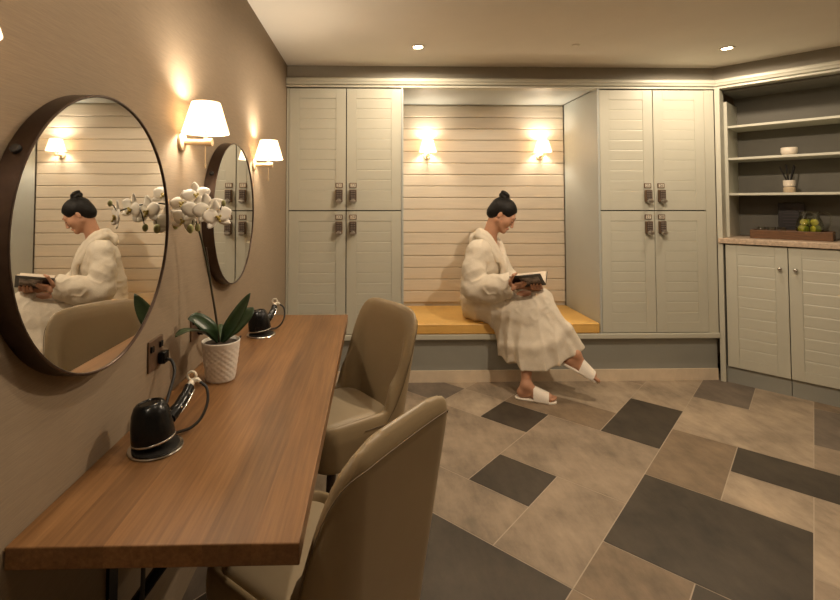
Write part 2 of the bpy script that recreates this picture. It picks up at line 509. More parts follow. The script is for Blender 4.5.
b = B(); sweep(b, [(-.006, 2.236), (-.006, 2.2495), (.08, 2.2495), (.08, 2.236)]); struct(obj('trim_3', b, M['sage']), 'thin rail under the cornice')

# stone skirting under the bench
b = B(); box(b, WL, 2.655, 3.60, 3.66, 0, .087); struct(obj('baseboard_back', b, M['skirting']), 'pale stone skirting under the bench')

# ------------------------------------------------------------------ lockers
def door_mesh(w, h, frame=.075, pitch=.0805, g=.0045):
    """slab with rails and stiles round a recessed panel of horizontal boards; local x 0..w, front at y=0, z 0..h"""
    b = B()
    t = .022
    box(b, 0, frame, 0, t, 0, h, .0015); box(b, w - frame, w, 0, t, 0, h, .0015)
    box(b, frame, w - frame, 0, t, 0, frame, .0015); box(b, frame, w - frame, 0, t, h - frame, h, .0015)
    p = B()
    z = frame
    n = max(1, round((h - 2 * frame) / pitch)); pt = (h - 2 * frame) / n
    box(p, frame, w - frame, .010, .020, frame, h - frame)
    for k in range(n):
        z0 = frame + k * pt; z1 = z0 + pt; x0, x1 = frame + .001, w - frame - .001
        pr = [(.012, z0), (.0045, z0), (.0020, z0 + .0008), (.0020, z1 - .0075), (.0052, z1), (.012, z1)]
        A_ = [p.verts.new((x0, y, z)) for y, z in pr]; C_ = [p.verts.new((x1, y, z)) for y, z in pr]
        for q in range(6): p.faces.new((A_[q], A_[(q + 1) % 6], C_[(q + 1) % 6], C_[q]))
        p.faces.new(A_); p.faces.new(C_)
    return b, p

def lock_parts(par, x, z, num):
    b = B()                                             # number plate
    box(b, x - .023, x + .023, -.005, .001, z + .062, z + .096, .002)
    box(b, x - .0165, x + .0165, -.006, -.004, z + .067, z + .091, mi=1)
    text_into(b, num, .026, Matrix.Translation((x, -.0062, z + .079)) @ Matrix.Rotation(PI / 2, 4, 'X'), 2)
    obj('number_plate', b, [M['brown_plate'], M['white_plastic'], M['keypad']], par)
    b = B()                                             # keypad
    box(b, x - .0225, x + .0225, -.022, .001, z - .036, z + .050, .004)
    box(b, x - .018, x + .018, -.0235, -.02, z - .018, z + .046, .001, mi=1)
    for r in range(4):
        for c in range(3):
            cx = x + (c - 1) * .011; cz = z + .037 - r * .0155
            box(b, cx - .004, cx + .004, -.0262, -.023, cz - .005, cz + .005, .001, mi=2)
    obj('keypad_lock', b, [M['brown_plate'], M['keypad'], M['key']], par)
    b = B()                                             # turning knob
    lathe(b, [(0, .024), (.014, .024), (.0165, .020), (.0165, .004), (.013, 0)], 20, Matrix.Translation((x, -.021, z - .030)) @ Matrix.Rotation(PI / 2, 4, 'X'))
    box(b, x - .018, x + .018, -.047, -.042, z - .036, z - .024, .002)
    obj('lock_knob', b, M['steel'], par, angle=35)
    for o in par.children:
        if o.name.split('.')[0] in ('number_plate', 'keypad_lock', 'lock_knob'):
            o.scale = (1.18, 1.1, 1.1); o.location = (-x * .18, 0, -z * .1)

def lockers(label, x0, x1, doors, nums, fillers, sides):
    t = thing('locker_cabinet', label, 'cabinet', (x0, FY, 0), 0)
    L = x1 - x0
    b = B()
    box(b, .0165, L - .0165, .024, .62, .368, 2.235)
    obj('carcass', b, [M['dark_gap']], t)
    for (sx, right) in sides:                           # painted side panels with the pale front stile
        b = B(); box(b, sx, sx + .016, -.004, .625, .366, 2.2355, .0015); obj('side_panel', b, M['sage_side'], t)
    for (fx0, fx1) in fillers:
        b = B(); box(b, fx0, fx1, .002, .024, .366, 2.228); obj('filler_panel', b, M['sage'], t)
    k = 0
    for (z0, z1) in ((1.299, 2.226), (.370, 1.291)):
        for n, (dx0, dx1) in enumerate(doors):
            b, p = door_mesh(dx1 - dx0, z1 - z0)
            d = obj('door', b, M['sage'], t); d.location = (dx0, 0, z0)
            obj('panel', p, M['sage'], d)
            lx = (dx1 - dx0) - .049 if n == 0 else .049
            lock_parts(d, lx, (1.400 if z0 > 1 else 1.160) - z0, nums[k]); k += 1
    return t
lockers('sage locker cupboard with four doors, to the left of the bench alcove', WL + .004, .2395,
        [(.018, .4475), (.4545, .868)], ['21', '22', '23', '24'], [(0, .015)], [(.8695, 1)])
lockers('sage locker cupboard with four doors, to the right of the bench alcove', 1.7345, 2.652,
        [(.020, .432), (.4385, .838)], ['25', '26', '27', '28'], [(.8405, .916)], [(0, 0)])

# ------------------------------------------------------------------ bench alcove
b = B()
for k in range(17):
    z0 = .468 + .1035 * k; z1 = min(z0 + .1035, 2.24)
    box(b, .2405, 1.7335, 4.214, 4.236, z0 + .0018, z1 - .0018, .006, 3)
box(b, .2405, 1.7335, 4.228, 4.246, .36, 2.24)
struct(obj('wall_alcove', b, M['cream_board']), 'cream horizontal boards at the back of the bench alcove')
b = B(); box(b, .2405, 1.7335, 3.60, 4.246, 2.2405, 2.26); struct(obj('ceiling_alcove', b, M['sage_side']), 'painted ceiling of the bench alcove')

bench = thing('built_in_bench', 'long grey painted bench plinth with a projecting ledge under lockers and alcove', 'bench', (0, FY, 0))
b = B(); box(b, WL + .003, 2.655, -.012, .63, .325, .3645, .006, 3); obj('ledge', b, M['sage'], bench)
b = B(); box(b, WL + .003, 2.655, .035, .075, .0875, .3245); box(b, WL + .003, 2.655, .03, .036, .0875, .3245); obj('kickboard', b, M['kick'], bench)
cu = thing('bench_cushion', 'mustard yellow leather cushion on the bench where the woman sits', 'cushion', (.99, 3.89, .365))
b = B(); box(b, -.745, .740, -.320, .318, .0005, .079, .012, 4); obj('pad', b, M['leather'], cu, angle=30)
b = B()
for zz in (.012, .069):
    tube(b, [(-.735, -.3195, zz), (.73, -.3195, zz)], .0026, 8)
obj('piping', b, M['leather'], cu, smooth=True)

# ------------------------------------------------------------------ corner shelf unit
un_t = thing('shelf_unit', 'angled sage corner unit with open dark shelves above a two-door cupboard', 'shelf unit', (U0[0], U0[1], 0), UA)
D = .46
b = B(); box(b, -.006, .028, -.004, .12, 0, 2.236, .002); obj('stile', b, M['sage'], un_t)
b = B(); box(b, UL - .03, UL, -.004, .12, 0, 2.236, .002); obj('stile', b, M['sage'], un_t)
b = B(); box(b, .030, UL - .032, .46, .48, 1.09, 2.235); obj('back_panel', b, M['unit_inside'], un_t)
for x0 in (.012, UL - .048):
    b = B(); box(b, x0, x0 + .036, .125, .46, 1.088, 2.15, .002); obj('side_panel', b, M['sage'], un_t)
b = B(); box(b, .030, UL - .032, .09, .46, 2.220, 2.2345); obj('top_panel', b, M['unit_inside'], un_t)
for z in (1.937, 1.686, 1.410):
    b = B(); box(b, .049, UL - .049, .128, .459, z + .002, z + .020, .002); obj('shelf', b, M['sage'], un_t)
b = B(); box(b, .0, UL - .0, -.022, .478, 1.047, 1.086, .004); obj('countertop', b, M['counter'], un_t)
b = B(); box(b, .030, UL - .032, .024, .46, .10, 1.045); obj('carcass', b, M['dark_gap'], un_t)
for (x0, x1) in ((.042, .4035), (.4085, .765)):
    bb, pp = door_mesh(x1 - x0, .915, .07)
    d = obj('door', bb, M['sage'], un_t); d.location = (x0, 0, .124)
    obj('panel', pp, M['sage'], d)
    kb = B(); lx = (x1 - x0) - .042 if x0 < .2 else .038
    lathe(kb, [(0, .030), (.009, .029), (.0135, .024), (.0135, .019), (.007, .013), (.005, .004), (.008, 0)], 20,
          Matrix.Translation((lx, 0, .762)) @ Matrix.Rotation(PI / 2, 4, 'X'))
    obj('knob', kb, M['chrome'], d, smooth=True)
for (x0, x1) in ((.032, .404), (.408, .766)):
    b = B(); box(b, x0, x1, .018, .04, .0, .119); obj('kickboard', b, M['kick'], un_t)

def uput(s, off, z): p = un(s, off); return (p[0], p[1], z)
# tray and what stands in it
tr = thing('serving_tray', 'long shallow brown wooden tray on the stone counter of the corner unit', 'tray', uput(.40, .24, 1.0865), UA)
b = B(); box(b, -.228, .228, -.09, .09, 0, .010, .002); obj('tray_base', b, M['tray'], tr)
b = B()
box(b, -.23, .23, -.10, -.088, 0, .064, .003); box(b, -.23, .23, .088, .10, 0, .064, .003)
box(b, -.23, -.218, -.088, .088, 0, .064, .003); box(b, .218, .23, -.088, .088, 0, .064, .003)
obj('tray_rim', b, M['tray'], tr)
sg = thing('plaque', 'dark square plaque with faint lettering standing behind the jug', 'sign', uput(.385, .385, 1.0868), UA)
b = B(); box(b, -.078, .078, -.006, .006, 0, .27, .002); obj('board', b, M['sign'], sg)
b = B()
for k, w in enumerate((.030, .045, .052, .048, .050, .036)):
    box(b, -w, w, -.0068, -.0058, .205 - k * .022, .209 - k * .022)
obj('lettering', b, M['signtext'], sg)
b = B(); box(b, -.05, .05, .006, .03, 0, .012, .002); obj('foot', b, M['sign'], sg)

jg = thing('water_jug', 'round glass jug of fruit water at the right end of the wooden tray', 'jug', uput(.50, .245, 1.0972), UA)
b = B()
outer = [(0, .002), (.050, .002), (.062, .012), (.078, .06), (.080, .09), (.072, .125), (.058, .155), (.054, .175), (.060, .195)]
inner = [(.0565, .195), (.0505, .175), (.0545, .155), (.0685, .125), (.0765, .09), (.0745, .06), (.058, .015), (.046, .008), (0, .008)]
lathe(b, outer + inner, 36); obj('jug_body', b, M['glass'], jg, smooth=True)
b = B(); tube(b, spline([(.058, 0, .178), (.088, 0, .188), (.112, 0, .165), (.112, 0, .11), (.098, 0, .08), (.078, 0, .075)], 6), .006, 10); obj('handle', b, M['glass'], jg, smooth=True)
b = B(); lathe(b, [(0, .0088), (.045, .0088), (.0568, .0155), (.0733, .06), (.0753, .09), (.0672, .125), (.0560, .150), (0, .150)], 32); obj('water', b, M['water'], jg, smooth=True)
for k in range(6):
    a = k * 1.05 + .3; p = un(.50, .245)
    lm = B()
    lathe(lm, [(0, -.0035), (.027, -.0035), (.030, 0), (.027, .0035), (0, .0035)], 20)
    r = .036
    o = obj('lemon_slice' if k % 2 == 0 else 'lime_slice', lm, M['lemon'] if k % 2 == 0 else M['lime'], None, smooth=True)
    o.location = (p[0] + r * math.cos(a), p[1] + r * math.sin(a), 1.0972 + .060 + .004 * (k % 3))
    o.rotation_euler = (PI / 2, 0, a)
    if k % 2 == 0: tag(o, 'yellow lemon slice floating inside the glass jug', 'lemon slice', 'lemon slices in the jug')
    else: tag(o, 'green lime slice floating inside the glass jug', 'lime slice', 'lime slices in the jug')
for k in range(5):
    a = k * 1.257 + .1; p = un(.50, .245); lm = B()
    lathe(lm, [(0, -.0035), (.021, -.0035), (.024, 0), (.021, .0035), (0, .0035)], 20)
    o = obj('lime_slice' if k % 2 else 'lemon_slice', lm, M['lime'] if k % 2 else M['lemon'], None, smooth=True)
    o.location = (p[0] + .031 * math.cos(a), p[1] + .031 * math.sin(a), 1.0972 + .1165); o.rotation_euler = (PI / 2, 0, a)
    if k % 2 == 0: tag(o, 'yellow lemon slice floating inside the glass jug', 'lemon slice', 'lemon slices in the jug')
    else: tag(o, 'green lime slice floating inside the glass jug', 'lime slice', 'lime slices in the jug')
for k, s in enumerate((.225, .285, .345)):
    gt = B()
    lathe(gt, [(0, 0), (.022, 0), (.025, .004), (.027, .074), (.0255, .074), (.0235, .008), (0, .008)], 24)
    o = obj('tumbler', gt, M['glass'], None, smooth=True); o.location = uput(s, .235, 1.0973)
    tag(o, ['clear glass tumbler at the left end of the wooden tray', 'clear glass tumbler second from the left in the wooden tray', 'clear glass tumbler in the tray, in front of the dark plaque'][k], 'glass', 'glasses in the tray')

cd = thing('candle_pot', 'small round cream candle pot on the middle shelf of the corner unit', 'candle', uput(.395, .28, 1.7085))
b = B(); lathe(b, [(0, 0), (.030, 0), (.043, .010), (.050, .030), (.049, .060), (.045, .062), (.044, .045), (0, .045)], 32); obj('bowl', b, M['candle'], cd, smooth=True)
b = B(); lathe(b, [(0, .0455), (.0435, .0455), (.042, .051), (.004, .050), (.003, .056), (0, .056)], 24); obj('wax', b, M['wax'], cd, smooth=True)
df = thing('reed_diffuser', 'reed diffuser with fanned black sticks on the lowest open shelf', 'diffuser', uput(.39, .28, 1.4325))
b = B(); lathe(b, [(0, 0), (.033, 0), (.036, .005), (.036, .034), (.030, .042), (0, .042)], 28); obj('bottle', b, M['amber'], df, angle=35)
b = B(); lathe(b, [(.026, .043), (.033, .046), (.036, .056), (.036, .090), (.030, .092), (.030, .068), (0, .068)], 28); obj('holder', b, M['candle'], df, angle=35)
for k, (dx, dy) in enumerate(((-.062, .01), (-.034, -.02), (-.004, .02), (.032, -.01), (.060, .012))):
    b = B(); tube(b, [(dx * .15, dy * .15, .072), (dx, dy, .215 - abs(dx) * .3)], .0048, 7); obj('reed', b, M['reed'], df)

# ------------------------------------------------------------------ wall lamps
def sconce(name, label, loc, rz, group):
    """mounted on a wall whose outward normal is local +x; loc on the wall face at arm height"""
    t = thing(name, label, 'wall lamp', loc, rz, group)
    b = B(); lathe(b, [(0, 0), (.030, 0), (.032, .004), (.030, .010), (.018, .014), (0, .014)], 24, Matrix.Rotation(PI / 2, 4, 'Y')); obj('backplate', b, M['ivory'], t, angle=40)
    b = B(); tube(b, [(.013, 0, 0), (.10, 0, 0)], .0105, 16); lathe(b, [(0, 0), (.0135, 0), (.0135, .022), (0, .022)], 16, Matrix.Translation((.084, 0, 0)) @ Matrix.Rotation(PI / 2, 4, 'Y'))
    tube(b, [(.083, 0, 0), (.083, 0, .052)], .006, 10); obj('arm', b, M['ivory'], t, angle=40)
    b = B()
    o_ = [(.078, .030), (.047, .135)]
    lathe(b, [(.078, .030), (.047, .135), (.0455, .135), (.0765, .030)], 40, Matrix.Translation((.083, 0, 0)), closed=True); obj('shade', b, M['shade'], t, angle=40)
    b = B(); sphere(b, (.083, 0, .078), .017, 14, sc=(1, 1, 1.3)); obj('bulb', b, M['bulb'], t, smooth=True)
    b = B(); tube(b, [(.083, 0, -.010), (.083, 0, -.075)], .0014, 6); lathe(b, [(0, -.090), (.0035, -.088), (.003, -.074), (0, -.073)], 10, Matrix.Translation((.083, 0, 0))); obj('pull_cord', b, M['ivory'], t)
    return t
LZ = 1.564
SC = []
s0 = sconce('wall_lamp', 'cream shaded wall lamp between the two round mirrors', (WL, 1.617, LZ), 0, 'wall lamps')
SC.append(((WL, 1.617, LZ), 0))
for loc, rz, lab in (((WL, 2.600, LZ), 0, 'cream shaded wall lamp beyond the far mirror near the lockers'),
                     ((WL, .604, LZ - .008), 0, 'wall lamp at the left picture edge before the near mirror, barely in view'),
                     ((.492, 4.2135, 1.772), -PI / 2, 'wall lamp on the left side of the boarded alcove'),
                     ((1.512, 4.2135, 1.772), -PI / 2, 'wall lamp on the right side of the boarded alcove, above the woman')):
    dup(s0, loc, rz, lab); SC.append((loc, rz))

# ------------------------------------------------------------------ mirrors
def mirror(loc, label):
    t = thing('round_mirror', label, 'mirror', loc, 0, 'round mirrors over the counter')
    rot = Matrix.Rotation(PI / 2, 4, 'Y')
    b = B(); lathe(b, [(.303, 0), (.310, 0), (.312, .002), (.312, .0435), (.3105, .045), (.3075, .045), (.306, .0435), (.306, .034), (.303, .032)], 96, rot, closed=True)
    obj('frame', b, M['bronze'], t, angle=40)
    b = B(); lathe(b, [(0, .0410), (.3058, .0410), (.3058, .0345), (0, .0345)], 96, rot); obj('mirror_glass', b, M['mirror'], t)
    for zz, a in ((0, math.radians(149)), (0, math.radians(-31))):
        b = B(); r = .318
        lathe(b, [(0, 0), (.008, 0), (.009, .002), (.009, .008), (.007, .010), (0, .010)], 16,
              Matrix.Translation((.022, math.cos(a) * .310, math.sin(a) * .310)) @ Matrix.Rotation(a, 4, 'X') @ Matrix.Rotation(-PI / 2, 4, 'X'))
        obj('pivot_knob', b, M['black_soft'], t, angle=40)
    return t
m1 = mirror((WL, 1.115, 1.292), 'large round bronze mirror nearest the camera, reflecting the seated woman')
dup(m1, (WL, 2.130, 1.311), 0, 'round bronze mirror behind the orchid, reflecting the locker doors')

# ------------------------------------------------------------------ counter
tb = thing('vanity_counter', 'wall-mounted oak counter running along the left wall', 'counter', (WL, .87, .71))
b = B(); box(b, .0015, .521, 0, 1.72, 0, .040, .0025, 2); obj('top', b, M['oak'], tb)
for yy in (.33, 1.25):
    b = B()
    box(b, .002, .010, yy, yy + .04, -.42, -.001); box(b, .01, .34, yy, yy + .04, -.010, -.001)
    tube(b, [(.024, yy + .02, -.40), (.30, yy + .02, -.012)], .014, 8)
    obj('bracket', b, M['black'], tb)
b = B(); tube(b, spline([(-.45, .965, .7095), (-.45, .965, .60), (-.46, .96, .45), (-.50, .97, .34), (-.60, .98, .30), (-.640, 1.0, .29)], 8), .0045, 8)
tag(obj('cable', b, M['black_soft'], None, smooth=True), 'black cable hanging down under the near end of the oak counter', 'cable')

# ------------------------------------------------------------------ sockets and hair dryers
def socket(loc, label):
    t = thing('power_socket', label, 'socket', loc, 0, 'wall sockets over the counter')
    b = B(); box(b, .0005, .006, -.046, .046, -.046, .046, .003); obj('face_plate', b, M['brown_plate'], t)
    for y0 in (-.040, .018):
        b = B(); box(b, .006, .012, y0, y0 + .018, .012, .030, .002); obj('switch', b, M['black'], t)
    b = B(); box(b, .006, .028, .008, .042, -.036, .000, .005, 3); obj('plug', b, M['black'], t, angle=40)
    return t
k1 = socket((WL, 1.443, .908), 'bronze wall socket with a black plug, just right of the near mirror')
dup(k1, (WL, 1.765, .906), 0, 'bronze wall socket behind the orchid leaves')

def dryer(loc, rz, label):
    t = thing('hair_dryer', label, 'hair dryer', loc, rz, 'hair dryers on the counter')
    b = B(); lathe(b, [(0, .0006), (.070, .0006), (.072, .003), (.070, .006), (.060, .0075), (0, .0075)], 44); obj('base_ring', b, M['chrome'], t, angle=40)
    b = B(); lathe(b, [(0, .0078), (.061, .0078), (.061, .0100), (0, .0100)], 40); obj('base_pad', b, M['black_soft'], t)
    tl = Matrix.Translation((-.006, 0, .021)) @ Matrix.Rotation(math.radians(-8), 4, 'Y')
    b = B(); lathe(b, [(0, .0), (.052, .0), (.0555, .004), (.056, .012), (.054, .045), (.048, .080), (.040, .098), (.034, .1035), (.028, .105), (.026, .102), (0, .102)], 44, tl); obj('body', b, M['black'], t, angle=40)
    b = B(); lathe(b, [(.0558, .003), (.0574, .005), (.0574, .008), (.0558, .010)], 44, tl, closed=True); obj('trim_ring', b, M['chrome'], t, smooth=True)
    P = spline([(.024, .030, .068), (.034, .070, .085), (.038, .108, .102), (.038, .135, .113)], 6)
    b = B(); tube(b, P, [.018] * 5 + [.0165] * 6 + [.015] * (len(P) - 11), 16); obj('handle', b, M['black'], t, angle=40)
    b = B()
    for q in (P[5], P[12]): sphere(b, q + Vector((.013, -.006, .004)), .0040, 10)
    tube(b, [p + Vector((.0155, -.001, -.006)) for p in P[2:]], .0024, 6); obj('switch', b, M['chrome'], t, smooth=True)
    b = B(); tube(b, [(.038, .134, .1125), (.038, .150, .120), (.038, .160, .125)], [.012, .010, .007], 12)
    rr = [(.034 + .013 * math.cos(a), .166, .136 + .013 * math.sin(a)) for a in np.linspace(0, 2 * PI, 17)]
    tube(b, rr, .0042, 8, cap=False)
    tube(b, [(.038, .158, .124), (.056, .158, .127), (.064, .156, .121)], [.008, .007, .005], 10)
    obj('hanging_loop', b, M['white_plastic'], t, smooth=True)
    b = B(); tube(b, spline([(.063, .156, .121), (.085, .150, .105), (.094, .135, .070), (.085, .112, .034), (.064, .092, .014), (.040, .075, .010), (.025, .066, .009)], 7), .0043, 8); obj('coiled_lead', b, M['black_soft'], t, smooth=True)
    return t
dr1 = dryer((-.535, 1.205, .7505), 0, 'black hair dryer resting nozzle-down on its chrome ring nearest the camera')
dr1.scale = (.9, .9, .9)
dup(dr1, (-.508, 2.205, .7505), 0, 'black hair dryer beyond the orchid at the far end of the counter')
for (y0, pl, py, lab) in ((1.443, (-.535, 1.20), 1.20, 'black lead running from the near wall socket to the near hair dryer'),
                          (1.765, (-.508, 2.205), 2.205, 'black lead running from the far wall socket along the wall to the far hair dryer')):
    b = B()
    if y0 < 1.6: pts = [(-.624, 1.468, .884), (-.606, 1.464, .878), (-.590, 1.445, .850), (-.588, 1.40, .800), (-.585, 1.36, .765), (-.575, 1.325, .7575), (-.565, 1.285, .7570)]
    else: pts = [(-.624, 1.790, .880), (-.600, 1.80, .866), (-.607, 1.86, .80), (-.622, 1.96, .7565), (-.625, 2.05, .7565), (-.600, 2.12, .7565), (-.590, 2.16, .7565)]
    tube(b, spline(pts, 8), .0045, 8)
    tag(obj('power_lead', b, M['black_soft'], None, smooth=True), lab, 'cable', 'dryer leads')

# ------------------------------------------------------------------ orchid
orc = thing('potted_orchid', 'white moth orchid in a textured white pot on the oak counter', 'plant', (-.522, 1.665, .7505))
b = B()
nth, nz = 96, 42
prof = lambda z: .046 + .017 * (z / .132) ** .75
rings = []
for i in range(nz + 1):
    z = .132 * i / nz; ring = []
    for k in range(nth):
        a = 2 * PI * k / nth
        w = abs(math.sin(8 * a + z * 170)) * abs(math.sin(8 * a - z * 170))
        r = prof(z) + (.0022 * w if .006 < z < .115 else .0012)
        ring.append(b.verts.new((r * math.cos(a), r * math.sin(a), z + .0005)))
    rings.append(ring)
for z, r in ((.1335, .0605), (.115, .058)):
    rings.append([b.verts.new((r * math.cos(2 * PI * k / nth), r * math.sin(2 * PI * k / nth), z)) for k in range(nth)])
for a_, c_ in zip(rings[:-1], rings[1:]):
    for k in range(nth): b.faces.new((a_[k], a_[(k + 1) % nth], c_[(k + 1) % nth], c_[k]))
b.faces.new(rings[0]); b.faces.new(rings[-1])
obj('pot', b, M['pot'], orc, smooth=True)
b = B(); lathe(b, [(0, .126), (.03, .127), (.0578, .122), (.0578, .1152), (0, .1152)], 30); obj('bark_mix', b, M['soil'], orc)

def leaf(pts, w, name='leaf', up=(0, 0, 1), m='leaf', par=None):
    P = spline(pts, 6); n = len(P); b = B(); rows = []
    for i, p in enumerate(P):
        t = i / (n - 1); tg = (P[min(i + 1, n - 1)] - P[max(i - 1, 0)]).normalized()
        side = tg.cross(Vector(up)).normalized(); nn = side.cross(tg)
        ww = w * (math.sin(PI * min(1, t * .93 + .07)) ** .7 if t < .995 else .03) * (.55 + .45 * min(1, t * 3))
        rows.append([b.verts.new(p + side * ww * q + nn * (.28 * ww * abs(q) ** 1.5)) for q in (-1, -.5, 0, .5, 1)])
        rows[-1] += [b.verts.new(p + side * ww * q + nn * (.28 * ww * abs(q) ** 1.5 - .0016)) for q in (1, .5, 0, -.5, -1)]
    for r0, r1 in zip(rows[:-1], rows[1:]):
        for k in range(10): b.faces.new((r0[k], r0[(k + 1) % 10], r1[(k + 1) % 10], r1[k]))
    b.faces.new(rows[0]); b.faces.new(rows[-1])
    return obj(name, b, M[m], par or orc, smooth=True)
leaf([(0, 0, .124), (.03, -.02, .165), (.075, -.03, .235), (.108, -.035, .300)], .030, up=(-.5, -.8, .3))
leaf([(0, .005, .124), (.045, .02, .17), (.085, .03, .215), (.10, .04, .235)], .030, up=(-.4, -.8, .4))
leaf([(-.005, -.005, .124), (-.025, -.03, .175), (-.065, -.05, .215), (-.088, -.07, .222)], .026, up=(.5, -.6, .5))
leaf([(-.008, -.01, .124), (-.045, -.05, .170), (-.078, -.100, .190), (-.096, -.150, .186)], .026)
leaf([(.0, .01, .124), (-.03, .05, .150), (-.055, .10, .155), (-.07, .15, .140)], .026)
ST = spline([(-.006, .0, .122), (-.016, -.01, .22), (-.030, -.02, .32), (-.044, -.035, .42), (-.056, -.065, .51), (-.060, -.11, .575), (-.045, -.150, .602), (-.010, -.185, .605), (.030, -.212, .596), (.065, -.235, .580)], 6)
b = B(); tube(b, ST, [.0042 - .0022 * i / (len(ST) - 1) for i in range(len(ST))], 8); obj('stem', b, M['stem'], orc, smooth=True)
b = B(); tube(b, [(-.004, -.006, .122), (-.045, -.030, .455)], .0024, 6); obj('support_stick', b, M['leg'], orc)
def flower(c, nrm, size, roll):
    nrm = Vector(nrm).normalized(); up = Vector((0, 0, 1)); sx = up.cross(nrm).normalized(); uy = nrm.cross(sx)
    R0 = Matrix((sx, uy, nrm)).transposed().to_4x4()
    T = Matrix.Translation(c) @ R0 @ Matrix.Rotation(roll, 4, 'Z')
    b = B()
    for k, (a, L, W) in enumerate(((90, 1, .62), (215, .95, .55), (325, .95, .55), (12, 1.0, .92), (168, 1.0, .92))):
        rr = math.radians(a); zz = -.002 if k < 3 else .002
        g = []
        for i in range(9):
            t = i / 8; rad = size * L * t
            w = size * W * .5 * math.sin(PI * (t * .86 + .1)) ** .75
            g.append([b.verts.new(T @ Vector((math.cos(rr) * rad - math.sin(rr) * w * q, math.sin(rr) * rad + math.cos(rr) * w * q, zz + .18 * size * t * t * (1 if k < 3 else .4) - .10 * size * abs(q) * t))) for q in (-1, -.4, .4, 1)])
            g[-1] += [b.verts.new(T @ Vector((math.cos(rr) * rad - math.sin(rr) * w * q, math.sin(rr) * rad + math.cos(rr) * w * q, zz - .0012 + .18 * size * t * t * (1 if k < 3 else .4) - .10 * size * abs(q) * t))) for q in (1, .4, -.4, -1)]
        for r0, r1 in zip(g[:-1], g[1:]):
            for q in range(8): b.faces.new((r0[q], r0[(q + 1) % 8], r1[(q + 1) % 8], r1[q]))
        b.faces.new(g[0]); b.faces.new(g[-1])
    f = obj('flower', b, M['petal'], orc, smooth=True)
    b = B()
    for q in ((0, -.10, .10, .11), (-.12, .02, .12, .08), (.12, .02, .12, .08), (0, -.26, .18, .08)):
        sphere(b, T @ Vector((q[0] * size, q[1] * size, q[2] * size)), q[3] * size, 10)
    obj('lip', b, M['lip'], f, smooth=True)
for c, nrm, sz, ro in (((-.082, -.145, .605), (-.2, -.85, .3), .045, .1), ((-.066, -.172, .553), (-.35, -.9, .0), .048, -.3), ((-.036, -.150, .632), (.2, -.8, .3), .044, .2),
                       ((-.010, -.205, .580), (.3, -.9, .05), .050, -.1), ((.030, -.222, .588), (.5, -.75, .0), .050, .3), ((.062, -.245, .566), (.75, -.6, .05), .050, .15),
                       ((-.075, -.105, .570), (-.9, -.3, .1), .045, .2)):
    flower(c, nrm, sz, ro)
for c, r in (((-.036, -.195, .528), .012), ((-.008, -.212, .532), .010), ((.080, -.246, .606), .008), ((-.100, -.15, .536), .011)):
    b = B(); sphere(b, c, r, 12, sc=(.85, .85, 1.25)); obj('bud', b, M['bud'], orc, smooth=True)
    n = min(ST, key=lambda p: (p - Vector(c)).length)
    b = B(); tube(b, [n, (n + Vector(c)) / 2 + Vector((0, 0, .006)), c], .0016, 6); obj('bud_stalk', b, M['stem'], orc)

# ------------------------------------------------------------------ chairs
def sstep(a, b_, x):
    t = np.clip((x - a) / (b_ - a), 0, 1); return t * t * (3 - 2 * t)
def rbox2(X, Y, hw, y0, y1, r):
    cy = (y0 + y1) / 2; hy = (y1 - y0) / 2
    qx = np.abs(X) - hw + r; qy = np.abs(Y - cy) - hy + r
    return np.sqrt(np.maximum(qx, 0) ** 2 + np.maximum(qy, 0) ** 2) + np.minimum(np.maximum(qx, qy), 0) - r
def smax(a, b_, k):
    h = np.clip(.5 - .5 * (a - b_) / k, 0, 1); return a * (1 - h) + b_ * h + k * h * (1 - h)
TS, HW, YB, YF, CR = .60, .215, -.222, .245, .095
def tubtop(x, y):
    """height of the rim over plan point x, y"""
    side = np.maximum(sstep(.10, .225, np.abs(x)), sstep(-.20, -.10, y))
    return .892 - .405 * side * sstep(-.300, -.085, y) - .014 * np.clip(np.abs(x) / .26, 0, 1) ** 3
def shell_fn(X, Y, Z):
    s = np.maximum(1 + TS * (Z - .46), .9)                # the tub widens upwards
    d = rbox2(X / s, (Y + .02) / s, HW, YB, YF, CR) * s
    t = .025
    sh = np.abs(d + t) - t                                # wall of the tub
    out = smax(sh, (Z - tubtop(X, Y)) * .5, .042)
    return smax(out, .285 - Z, .02)
def base_fn(X, Y, Z):
    s = np.maximum(1 + TS * (Z - .46), .9)
    d = rbox2(X / s, (Y + .02) / s, HW - .004, YB + .004, YF - .002, CR) * s
    return smax(smax(d, Z - .425, .03), .285 - Z, .03)
def seat_fn(X, Y, Z):
    d = rbox2(X, Y + .01, .176, -.155, .215, .08)
    return smax(smax(d, Z - (.472 - .25 * (X ** 2 + Y ** 2) * .5), .035), .40 - Z, .02)
